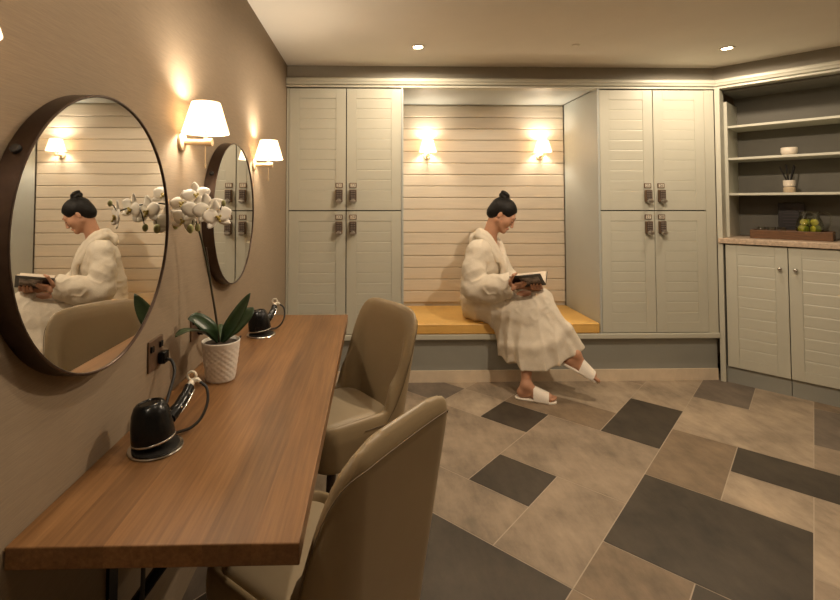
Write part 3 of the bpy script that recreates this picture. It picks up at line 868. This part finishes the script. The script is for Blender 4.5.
def chair(loc, rz, label):
    t = thing('tub_chair', label, 'chair', loc, rz, 'tub chairs at the counter')
    F = Field((-.34, -.36, .24), (.34, .36, .92), .0085)
    F.add(shell_fn, (-.34, -.36, .24), (.34, .36, .92), 0); F.add(base_fn, (-.34, -.36, .24), (.34, .36, .5), .012)
    put('tub_shell', F.mesh('tub_shell'), M['chair'], t, True)
    F = Field((-.25, -.25, .38), (.25, .25, .52), .007); F.add(seat_fn, (-.25, -.25, .38), (.25, .25, .52), 0)
    put('seat', F.mesh('seat'), M['seat'], t, True)
    # seam round the outer edge of the back, a little below the rim
    pts = []
    for u in np.linspace(-.46, .46, 81):
        seg = HW - CR; arc = PI / 2 * CR; au = abs(u)
        if au < seg: x, y = au, YB
        elif au < seg + arc: th = (au - seg) / CR; x, y = seg + CR * math.sin(th), YB + CR - CR * math.cos(th)
        else: x, y = HW, YB + CR + (au - seg - arc)
        z = .82
        for _ in range(14):
            s = 1 + TS * (z - .46)
            z = .5 * z + .5 * (float(tubtop(x * s, y * s - .02)) - .050)
        s = 1 + TS * (z - .46)
        if y * s < .03: pts.append((math.copysign(x * s, u), y * s - .02, z))
    b = B(); tube(b, pts, .0015, 6); obj('seam', b, M['piping'], t, smooth=True)
    for sx in (-1, 1):
        for sy in (-1, 1):
            b = B(); tube(b, [(sx * .15, sy * .15 - .02, .30), (sx * .18, sy * .19 - .02, .001)], [.020, .012], 14); obj('leg', b, M['leg'], t, angle=40)
    return t
# local +y is where the sitter looks
def rot_for(fx, fy): return math.atan2(-fx, fy)
c1 = chair((-.145, 1.240, 0), rot_for(-.796, .605), 'taupe tub chair nearest the camera, tucked under the near end of the counter')
dup(c1, (-.138, 2.13, 0), rot_for(-.82, -.57), 'taupe tub chair at the far end of the counter, its seat showing')

# ------------------------------------------------------------------ ceiling lights
def downlight(loc, label):
    t = thing('downlight', label, 'downlight', loc, 0, 'ceiling downlights')
    b = B(); lathe(b, [(.030, -.0005), (.046, -.0005), (.046, -.004), (.044, -.006), (.034, -.006), (.030, -.002)], 32, closed=True); obj('trim_ring', b, M['white_plastic'], t, angle=40)
    b = B(); lathe(b, [(0, -.0012), (.029, -.0012), (.029, -.0004), (0, -.0004)], 28); obj('lens', b, M['led'], t)
    return t
dl = downlight((.311, 3.150, CEIL), 'small recessed downlight in the ceiling above the left lockers')
dup(dl, (2.419, 3.127, CEIL), 0, 'small recessed downlight in the ceiling by the corner unit')
DL = [(.311, 3.150), (2.419, 3.127), (1.36, 2.10), (2.419, 1.05), (.311, 1.05)]  # the pair nearest the camera is unseen fill, added to brighten that end
for (x, y), lab in zip(DL[2:], ('recessed downlight in the ceiling over the open floor before the seated woman', 'added fill downlight, out of view, in the ceiling at the right of the room near the camera',
                                'added fill downlight, out of view, in the ceiling over the near chair')):
    dup(dl, (x, y, CEIL), 0, lab)
b = B(); lathe(b, [(0, -.006), (.022, -.006), (.026, -.003), (.026, -.0004), (0, -.0004)], 24)
o = obj('ceiling_sensor', b, M['plaster'], None, angle=40); o.location = (1.36, 3.09, CEIL); tag(o, 'small flat round sensor on the ceiling between the downlights', 'sensor')

# ------------------------------------------------------------------ the seated woman (facing right, legs crossed, reading)
def V3(*p): return np.array(p, float)
def nrm(v): return v / np.linalg.norm(v)
HC = V3(1.022, 3.655, 1.277)
hp = math.radians(37); hx, hy = .945, -.327
hf = V3(hx * math.cos(hp), hy * math.cos(hp), -math.sin(hp)); hu = V3(hx * math.sin(hp), hy * math.sin(hp), math.cos(hp)); hr = np.cross(hf, hu)
HR = np.array([hr, hf, hu])
def L(x, y, z): return HC + (hr * x + hf * y + hu * z) * 1.06
fA = nrm(V3(.83, -.56, 0)); sA = V3(.56, .83, 0); TR = np.array([sA, fA, [0, 0, 1]])

# joints
pelvis = V3(.870, 3.770, .585); waist = V3(.868, 3.755, .72); chest = V3(.890, 3.728, .91); neck0 = V3(.918, 3.712, 1.070)
shR, elR, wrR = V3(.805, 3.592, .985), V3(.752, 3.535, .715), V3(.995, 3.405, .778)
shL, elL, wrL = V3(.985, 3.855, .985), V3(1.085, 3.735, .745), V3(1.100, 3.525, .742)
hipR, knR, anR = V3(.850, 3.665, .575), V3(1.125, 3.375, .530), V3(1.065, 3.285, .092)
hipL, knL, anL = V3(.960, 3.825, .585), V3(1.215, 3.405, .655), V3(1.388, 3.240, .325)

F = Field((.62, 3.08, 0), (1.62, 4.02, 1.42), .0045)
# trunk and limbs, one continuous surface
F.ell(pelvis, (.155, .11, .125), TR, k=.03); F.cap(pelvis, waist, .115, .10, k=.05); F.cap(waist, chest, .10, .105, k=.05)
F.ell(chest, (.145, .095, .14), TR, k=.05); F.cap(shR, shL, .055, k=.05); F.cap(neck0 - V3(0, 0, .07), neck0, .075, .056, k=.04)
for sh, el, wr in ((shR, elR, wrR), (shL, elL, wrL)):
    F.cap(sh, el, .046, .036, k=.03); F.cap(el, wr, .037, .025, k=.02)
for hip, kn, an in ((hipR, knR, anR), (hipL, knL, anL)):
    F.cap(hip, kn, .080, .056, k=.03); m = kn * .68 + an * .32
    F.cap(kn, m, .052, .052, k=.03); F.cap(m, an, .050, .031, k=.03)
# head
F.ell(L(0, -.006, .014), (.073, .094, .084), HR, k=.02)
F.ell(L(0, .040, -.040), (.058, .056, .074), HR, k=.03)
for s in (-1, 1):
    F.cap(L(s * .050, .005, -.062), L(s * .012, .076, -.106), .020, .015, k=.03)
    F.ell(L(s * .038, .058, -.036), (.022, .020, .022), HR, k=.035)
F.ell(L(0, .082, -.106), (.016, .015, .014), HR, k=.02)
F.cap(L(-.036, .082, .012), L(.036, .082, .012), .012, k=.02)
for s in (-1, 1):
    F.ell(L(s * .031, .101, -.008), (.015, .012, .010), HR, k=.014, op='d')
    F.ell(L(s * .031, .0855, -.010), (.0145, .0105, .010), HR, k=.004)
F.cap(L(0, .094, -.006), L(0, .111, -.045), .0075, .0100, k=.012)
for s in (-1, 1): F.ell(L(s * .010, .106, -.050), (.0075, .009, .007), HR, k=.008)
F.ell(L(0, .0965, -.0715), (.019, .0085, .0055), HR, k=.006); F.ell(L(0, .0945, -.0815), (.017, .0085, .006), HR, k=.006)
for s in (-1, 1):
    F.ell(L(s * .074, -.008, -.022), (.008, .015, .027), HR, k=.008)
    F.ell(L(s * .082, -.004, -.018), (.004, .008, .015), HR, k=.005, op='d')
F.cap(L(0, -.028, -.045), neck0, .050, .056, k=.03)
# book frame, needed by the hands
bs = nrm(V3(.845, -.50, .17)); bq = nrm(V3(-.50, -.845, 0)); bz = np.cross(bq, bs); bz = bz if bz[2] > 0 else -bz
SP = V3(1.128, 3.352, .762)
e1 = bq * .78 + bz * .62; e2 = -bq * .87 + bz * .49
n1 = bq * .62 - bz * .78                      # outer side of the near half
def BK(s, e, n): return SP + bs * s + e1 * e + n1 * n
# right hand: palm against the near cover, fingers spread on its outer side, thumb over the edge
pal = BK(-.112, .060, .034)
F.chain([wrR, BK(-.145, .058, .036), pal], [.025, .025, .024], k=.02)
F.ell(BK(-.100, .056, .025), (.030, .036, .013), np.array([e1, bs, n1]), k=.014)
for i, (de, ln) in enumerate(((.026, .056), (.009, .064), (-.008, .060), (-.024, .046))):
    a = BK(-.078, .058 + de, .019); c = BK(-.078 + ln * .5, .060 + de * 1.05, .019); d_ = BK(-.078 + ln, .060 + de * 1.02, .011)
    F.chain([pal, a, c, d_], [.012, .0095, .0088, .0072], k=.004)
F.chain([BK(-.118, .078, .030), BK(-.104, .132, .026), BK(-.070, .172, .003), BK(-.050, .167, -.012)], [.015, .0115, .010, .0078], k=.006)
# left hand: cradles the spine from below, finger tips coming round to the near side
pl = SP + bs * .045 + V3(.008, .024, -.020) - bq * .02
F.chain([wrL, wrL * .4 + pl * .6, pl], [.025, .025, .024], k=.02)
F.ell(pl, (.036, .034, .014), np.array([bs, bq, bz]), k=.014)
for i, ln in enumerate((.050, .058, .054, .042)):
    s0_ = .010 + .021 * i
    a = SP + bs * s0_ - bz * .019 - bq * .004; c = BK(s0_ + .002, ln * .40, .0135); d_ = BK(s0_ + .006, ln * .78, .0115)
    F.chain([pl + bs * (-.03 + .018 * i), a, c, d_], [.012, .0095, .0086, .0072], k=.004)
n2 = -bq * .49 - bz * .87
F.chain([pl - bs * .03, SP + e2 * .070 + n2 * .018 - bs * .03, SP + e2 * .105 + n2 * .012 - bs * .04], [.014, .010, .008], k=.006)
# feet
fR = nrm(V3(.925, -.38, 0)); sR = V3(.38, .925, 0)
hR = V3(1.042, 3.296, .044); 
F.chain([anR, hR + V3(0, 0, -.001)], [.031, .029], k=.025); F.chain([anR + fR * .012, hR + fR * .115 + V3(0, 0, -.002), hR + fR * .175 + V3(0, 0, -.008)], [.031, .029, .022], k=.03)
F.chain([hR, hR + fR * .17 + V3(0, 0, -.010)], [.028, .020], k=.03)
for w in (-.022, .022): F.chain([hR + fR * .10 + sR * w * .5, hR + fR * .172 + sR * w + V3(0, 0, -.011)], [.022, .018], k=.02)
for i, (w, ln, r) in enumerate(((.030, .046, .0125), (.012, .046, .0095), (-.003, .040, .009), (-.017, .033, .0085), (-.030, .024, .008))):
    F.chain([hR + fR * .170 + sR * w + V3(0, 0, -.012), hR + fR * (.170 + ln) + sR * (w * .98) + V3(0, 0, -.018)], [r * 1.05, r], k=.004)
fL = nrm(V3(.845, -.30, -.44)); uL_ = V3(.44, -.12, .9); uL_ = nrm(uL_ - fL * (uL_ @ fL)); sL = np.cross(uL_, fL)
hL = anL + V3(-.035, .012, -.050)
def FL(f, s, u): return hL + fL * f + sL * s + uL_ * u
F.chain([anL, FL(0, 0, 0)], [.031, .028], k=.025); F.chain([anL + fL * .012, FL(.118, 0, 0), FL(.172, 0, -.008)], [.030, .027, .021], k=.03)
F.chain([FL(0, 0, 0), FL(.165, 0, -.010)], [.027, .020], k=.03)
for w in (-.022, .022): F.chain([FL(.10, w * .5, 0), FL(.168, w, -.011)], [.021, .0175], k=.02)
for i, (w, ln, r) in enumerate(((-.030, .046, .0125), (-.012, .046, .0095), (.003, .040, .009), (.017, .033, .0085), (.030, .024, .008))):
    F.chain([FL(.166, w, -.012), FL(.166 + ln, w * .98, -.018)], [r * 1.05, r], k=.004)
me = F.mesh('person'); del F
woman = put('person', me, [M['skin'], M['mouth']], None, True)
tag(woman, 'woman in a white bathrobe sitting cross-legged on the yellow cushion, reading a book', 'person')
co_ = np.empty(len(me.vertices) * 3); me.vertices.foreach_get('co', co_); co_ = co_.reshape(-1, 3)
loc_ = (co_ - HC) @ HR.T
lip = (np.abs(loc_[:, 0]) < .0165 - .3 * np.abs(loc_[:, 2] + .0765)) & (loc_[:, 1] > .088) & (np.abs(loc_[:, 2] + .0765) < .0105)
mi_ = [int(all(lip[v] for v in p.vertices)) for p in me.polygons]
me.polygons.foreach_set('material_index', mi_)

# hair: drawn back into a knot on the crown
F = Field(HC - .17, HC + .20, .004)
F.ell(L(0, -.012, .022), (.0835, .105, .0945), HR, k=0)
F.ell(L(0, -.052, -.035), (.066, .060, .062), HR, k=.03)
F.ell(L(0, .108, -.030), (.090, .066, .100), HR, k=.016, op='d')
for s in (-1, 1): F.ell(L(s * .085, .022, -.060), (.050, .052, .066), HR, k=.01, op='d')
F.ell(L(0, -.020, -.130), (.10, .080, .050), HR, k=.012, op='d')
F.ell(L(0, -.064, .100), (.045, .044, .029), HR, k=.006)
F.ell(L(.004, -.070, .121), (.040, .038, .018), HR, k=.004)
sl, X, Y, Z = F.box(HC - .17, HC + .20); q_ = [(X - HC[0]) * v[0] + (Y - HC[1]) * v[1] + (Z - HC[2]) * v[2] for v in (hr, hf, hu)]
F.F[sl] += (.0013 * np.sin(210 * np.arctan2(q_[0], q_[2] + .02) * .35 + 40 * q_[1])).astype(np.float32)
put('hair', F.mesh('hair'), M['hair'], woman, True)
for s in (-1, 1):
    b = B(); tube(b, spline([L(s * .018, .0945, .012), L(s * .032, .0935, .019), L(s * .050, .079, .014)], 5), [.0022] * 8 + [.0014] * 3, 6); obj('eyebrow', b, M['hair'], woman)
    b = B(); tube(b, spline([L(s * .020, .0915, -.015), L(s * .031, .0940, -.0175), L(s * .045, .085, -.014)], 5), .0017, 6); obj('eyelash', b, M['hair'], woman)

# bathrobe
F = Field((.58, 3.10, .10), (1.52, 4.05, 1.20), .0065)
F.ell(pelvis + V3(0, 0, .005), (.200, .150, .145), TR, k=.03); F.cap(pelvis, waist, .150, .145, k=.05); F.cap(waist, chest, .145, .135, k=.05)
F.ell(chest + V3(0, 0, -.01), (.180, .128, .165), TR, k=.05)
F.cap(shR, neck0 - V3(0, 0, .035), .074, .070, k=.05); F.cap(shL, neck0 - V3(0, 0, .035), .074, .070, k=.05)
F.chain([shR, shR * .5 + elR * .5 + V3(-.012, -.006, 0), elR], [.080, .083, .078], k=.035)
F.chain([elR, elR * .45 + wrR * .55, wrR + V3(-.012, .006, -.008)], [.076, .074, .074], k=.03)
F.chain([elR + V3(.02, 0, -.045), elR * .5 + wrR * .5 + V3(0, 0, -.070), wrR + V3(-.03, .012, -.070)], [.046, .046, .044], k=.05)   # the sleeve sags below the arm
F.chain([elR * .22 + wrR * .78 + V3(0, 0, -.012), wrR + V3(-.010, .005, -.010)], [.080, .083], k=.012)                        # turned-back cuff
F.chain([shL, elL, wrL + V3(-.005, .03, 0)], [.078, .070, .054], k=.035)
# lap
F.cap(hipL, knL, .112, .084, k=.05); F.cap(hipR, knR, .115, .088, k=.05); F.cap(pelvis, (knL + knR) / 2, .12, .095, k=.05)
F.cap(knL, knL * .4 + anL * .6, .080, .050, k=.03)
F.chain([V3(.775, 3.72, .505), V3(.905, 3.600, .490), V3(.960, 3.545, .47)], [.056, .050, .046], k=.05)
# skirt: hanging folds fanning from the knees to the hem
tops = [V3(.945, 3.545, .47), V3(1.00, 3.47, .53), V3(1.06, 3.42, .56), V3(1.12, 3.375, .57), V3(1.18, 3.36, .60), V3(1.23, 3.36, .63)]
hems = [V3(.972, 3.495, .15), V3(1.02, 3.39, .13), V3(1.065, 3.285, .12), V3(1.16, 3.235, .13), V3(1.295, 3.220, .20), V3(1.435, 3.255, .345)]
def along(Q, t):
    x = t * (len(Q) - 1); i = min(int(x), len(Q) - 2); return Q[i] + (Q[i + 1] - Q[i]) * (x - i)
rf = random.Random(5)
for i in range(15):
    t = i / 14
    a = along(tops, t); c = along(hems, t)
    mdl = (a + c) / 2 + V3(.012, -.030, 0) + V3(rf.uniform(-.008, .008), rf.uniform(-.010, .010), 0)
    r = .040 + .010 * (i % 2)
    F.chain([a, mdl, c], [.052, r, r - .008], k=.024)
for i in range(8):                                        # back of the skirt, behind the shins
    t = i / 7; a = along([V3(1.02, 3.52, .42), V3(1.20, 3.45, .56)], t); c = along([V3(1.04, 3.46, .15), V3(1.33, 3.33, .28)], t)
    F.cap(a, c, .06, .045, k=.03)
def hem_cut(X, Y, Z):
    hx_ = np.interp(X.ravel(), [.90, .96, 1.03, 1.09, 1.19, 1.29, 1.39, 1.5], [.225, .220, .210, .206, .214, .262, .325, .40]).reshape(X.shape)
    return np.maximum(Z - hx_ - .012 * np.sin(Y * 40), (Y - 3.562)) + 0 * X
F.add(hem_cut, (.6, 3.1, .1), (1.5, 3.56, .42), k=.006, op='d')
# creases: diagonal pulls over the trunk and sleeve, soft ripples in the skirt
sl, X, Y, Z = F.box((.55, 3.0, .05), (1.6, 4.2, 1.3))
NR = np.random.RandomState(4).rand(24, 24, 24).astype(np.float32)
def vnoise(u, v, w):
    u, v, w = np.broadcast_arrays(u, v, w)
    i, j, k = (np.floor(q).astype(int) for q in (u, v, w)); a, b_, c = u - i, v - j, w - k
    a, b_, c = (q * q * (3 - 2 * q) for q in (a, b_, c)); out = 0
    for di in (0, 1):
        for dj in (0, 1):
            for dk in (0, 1):
                out = out + NR[(i + di) % 24, (j + dj) % 24, (k + dk) % 24] * (a if di else 1 - a) * (b_ if dj else 1 - b_) * (c if dk else 1 - c)
    return out
low = 1 / (1 + np.exp((Z - .56) / .035))
fu_ = X * .85 - Y * .52
fold_low = 1 - np.abs(np.sin(PI * (9.5 * fu_ + 1.3 * vnoise(6 * X, 6 * Y, 3 * Z) + 5 * (Z - .35) * (fu_ + .75))))
fold_up = 1 - 2 * np.abs(vnoise(17 * X + 12 * Z, 11 * Y - 5 * Z, 21 * Z - 13 * X) - .5)                               # creases of sleeve and back
fine = vnoise(38 * X, 38 * Y, 30 * Z) - .5
rip = -.013 * (fold_low - .4) * low - .0065 * (fold_up ** 2 - .45) * (1 - low) + .003 * fine
F.F[sl] += rip.astype(np.float32)
# openings: neck and cuffs
F.cap(neck0 + V3(.03, -.02, .14), neck0 + V3(.045, -.048, -.055), .085, .048, k=.012, op='d')
F.cap(neck0 + V3(.045, -.048, -.055), V3(1.005, 3.615, .885), .046, .018, k=.01, op='d')
def cuff_cut(w, d, r):
    def fn(X, Y, Z):
        t = (X - w[0]) * d[0] + (Y - w[1]) * d[1] + (Z - w[2]) * d[2]
        q = np.sqrt(np.maximum((X - w[0]) ** 2 + (Y - w[1]) ** 2 + (Z - w[2]) ** 2 - t * t, 0))
        return np.maximum(np.maximum(-t, q - r), t - .12)
    F.add(fn, w - .13, w + .13, k=.006, op='d')
cuff_cut(wrR + nrm(wrR - elR) * .012, nrm(nrm(wrR - elR) + V3(.35, .1, 0)), .125)
cuff_cut(wrL - nrm(wrL - elL) * .010, nrm(wrL - elL), .075)
F.cap(wrR * 1.0 + nrm(elR - wrR) * .05, wrR + nrm(wrR - elR) * .10, .060, .066, k=.006, op='d')
F.cap(wrL + nrm(elL - wrL) * .05, wrL + nrm(wrL - elL) * .10, .042, .046, k=.006, op='d')
F.add(lambda X, Y, Z: np.maximum(Z - .4465, 3.568 - Y) + 0 * X, (.6, 3.56, .36), (1.2, 4.0, .4465), k=.004, op='d')   # lies flat on the cushion
F.add(lambda X, Y, Z: np.maximum(Z - .4465, 3.5635 - Y) + 0 * X, (.6, 3.56, .0), (1.6, 4.05, .4465), k=.004, op='d')
put('bathrobe', F.mesh('bathrobe'), M['robe'], woman, True)
# shawl collar
F = Field((.70, 3.50, .74), (1.14, 3.94, 1.22), .0055)
R_ = [V3(.866, 3.772, 1.118), V3(.856, 3.698, 1.120), V3(.886, 3.638, 1.096), V3(.934, 3.612, 1.024), V3(.972, 3.600, .935), V3(1.002, 3.604, .860), V3(1.000, 3.610, .790)]
L_ = [V3(.866, 3.772, 1.118), V3(.905, 3.812, 1.108), V3(.972, 3.796, 1.080), V3(1.016, 3.742, 1.018), V3(1.026, 3.690, .945), V3(1.022, 3.640, .875), V3(1.015, 3.615, .80)]
for Q in (R_, L_):
    Q = [np.array(p) for p in spline(Q, 4)]
    n_ = len(Q)
    F.chain(Q, [.034 - .012 * i / (n_ - 1) for i in range(n_)], k=.008)
    Q2 = [q + V3(-.018, -.010 if Q is not L_ else .01, -.022) for q in Q[:n_ - 8]]
    F.chain(Q2, [.030 - .010 * i / len(Q2) for i in range(len(Q2))], k=.010)
F.ell(V3(.822, 3.785, 1.060), (.060, .040, .055), TR, k=.03)
sl, X, Y, Z = F.box((.6, 3.4, .7), (1.2, 4.0, 1.3)); F.F[sl] += (.0016 * np.sin(120 * X + 60 * Z) * np.sin(100 * Y + 40 * Z)).astype(np.float32)
put('collar', F.mesh('collar'), M['robe'], woman, True)

# slippers
def slipper(o, f, s, u):
    """o: middle of the heel end under the sole"""
    T = Matrix(((f[0], s[0], u[0], o[0]), (f[1], s[1], u[1], o[1]), (f[2], s[2], u[2], o[2]), (0, 0, 0, 1)))
    prof = [(-.002, .012), (.004, .026), (.02, .036), (.06, .038), (.11, .038), (.16, .044), (.20, .047), (.235, .042), (.26, .028), (.27, .012)]
    out = [(x, w) for x, w in prof] + [(x, -w) for x, w in reversed(prof)]
    b = B(); lay = []
    for z, k in ((.0, .94), (.002, 1), (.011, 1), (.013, .95)):
        lay.append([b.verts.new(T @ Vector(((x - .134) * (1 - (1 - k) * .5) + .134, w * k, z))) for x, w in out])
    for r0, r1 in zip(lay[:-1], lay[1:]):
        for q in range(len(out)): b.faces.new((r0[q], r0[(q + 1) % len(out)], r1[(q + 1) % len(out)], r1[q]))
    b.faces.new(lay[0]); b.faces.new(lay[-1])
    so = obj('slipper', b, M['slipper'], woman, angle=50)
    b = B(); rows = []
    for i in range(11):
        t = i / 10; x = .122 + .100 * t; h = .090 - .036 * t; w = .044 + .003 * t
        rows.append([b.verts.new(T @ Vector((x + dx_, ww * math.cos(a), .010 + hh * max(0, math.sin(a)) ** .8)))
                     for (ww, hh, rev, dx_) in ((w + .0035, h, 1, 0), (w - .002, h - .006, -1, 0)) for a in np.linspace(0, PI, 15)[::rev]])
    k_ = len(rows[0])
    for r0, r1 in zip(rows[:-1], rows[1:]):
        for q in range(k_): b.faces.new((r0[q], r0[(q + 1) % k_], r1[(q + 1) % k_], r1[q]))
    b.faces.new(rows[0]); b.faces.new(rows[-1])
    obj('strap', b, M['slipper'], so, angle=50)
slipper(hR - fR * .045 + V3(0, 0, -.0438), fR, sR, V3(0, 0, 1))
slipper(FL(-.045, 0, -.041), fL, sL, uL_)

# book, open in a V on her lap
bk = thing('book', 'open dark-covered book held in both hands by the seated woman', 'book', tuple(SP))
def half(e, n, nm, nc):
    def P(s, w, d): return Vector(bs * s + e * w - n * d)
    def slab_(b, s0, s1, w0, w1, d0, d1):
        c = [b.verts.new(P(s, w, d)) for s in (s0, s1) for w in (w0, w1) for d in (d0, d1)]
        for q in ((0, 1, 3, 2), (4, 6, 7, 5), (0, 4, 5, 1), (2, 3, 7, 6), (0, 2, 6, 4), (1, 5, 7, 3)): b.faces.new([c[i] for i in q])
    b = B(); slab_(b, -.108, .108, 0, .152, 0, .0028); obj('cover', b, M['cover'], bk)
    b = B()
    for k in range(4): slab_(b, -.104, .104 - .001 * k, .002, .147 - .0015 * k, .0030 + .0034 * k, .0030 + .0034 * (k + 1) - .0002)
    obj('page_block', b, M['page'], bk)
    b = B(); slab_(b, -.045, .085, .030, .118, -.0006, 0); obj('cover_picture', b, M['cover_pic'], bk)
n2 = -bq * .49 - bz * .87
half(e1, n1, 'a', 0); half(e2, n2, 'b', 0)


# ------------------------------------------------------------------ light
WARM = (1, .80, .58)
def light(kind, name, loc, energy, col=WARM, **kw):
    l = bpy.data.lights.new(name, kind); l.energy = energy; l.color = col
    for k, v in kw.items(): setattr(l, k, v)
    o = bpy.data.objects.new(name, l); COL.objects.link(o); o.location = loc
    return o
for n, (loc, rz) in enumerate(SC):
    x = loc[0] + .083 * math.cos(rz); y = loc[1] + .083 * math.sin(rz)
    light('POINT', 'lamp_light', (x, y, loc[2] + .095), 6.6 if n < 3 else 5.2, col=(1, .85, .66), shadow_soft_size=.028)
for x, y, e in ((.311, 3.150, 16), (2.419, 3.127, 16), (1.36, 2.10, 50), (2.419, 1.05, 7), (.311, 1.05, 10)):
    light('SPOT', 'downlight_beam', (x, y, CEIL - .014), e, spot_size=math.radians(177), spot_blend=.25, shadow_soft_size=.03)  # beams of the pair nearest the camera are added fill from unseen fixtures
w = bpy.data.worlds.new('world'); S.world = w; w.use_nodes = True
w.node_tree.nodes['Background'].inputs[0].default_value = (1, .8, .6, 1); w.node_tree.nodes['Background'].inputs[1].default_value = .0
S.view_settings.view_transform = 'Standard'; S.view_settings.look = 'None'; S.view_settings.gamma = 1; S.view_settings.use_curve_mapping = False
S.view_settings.exposure = 1.02
S.cycles.use_denoising = True
S.cycles.max_bounces = 10; S.cycles.diffuse_bounces = 6; S.cycles.glossy_bounces = 5
S.cycles.sample_clamp_indirect = 4
S.cycles.caustics_reflective = False; S.cycles.caustics_refractive = False
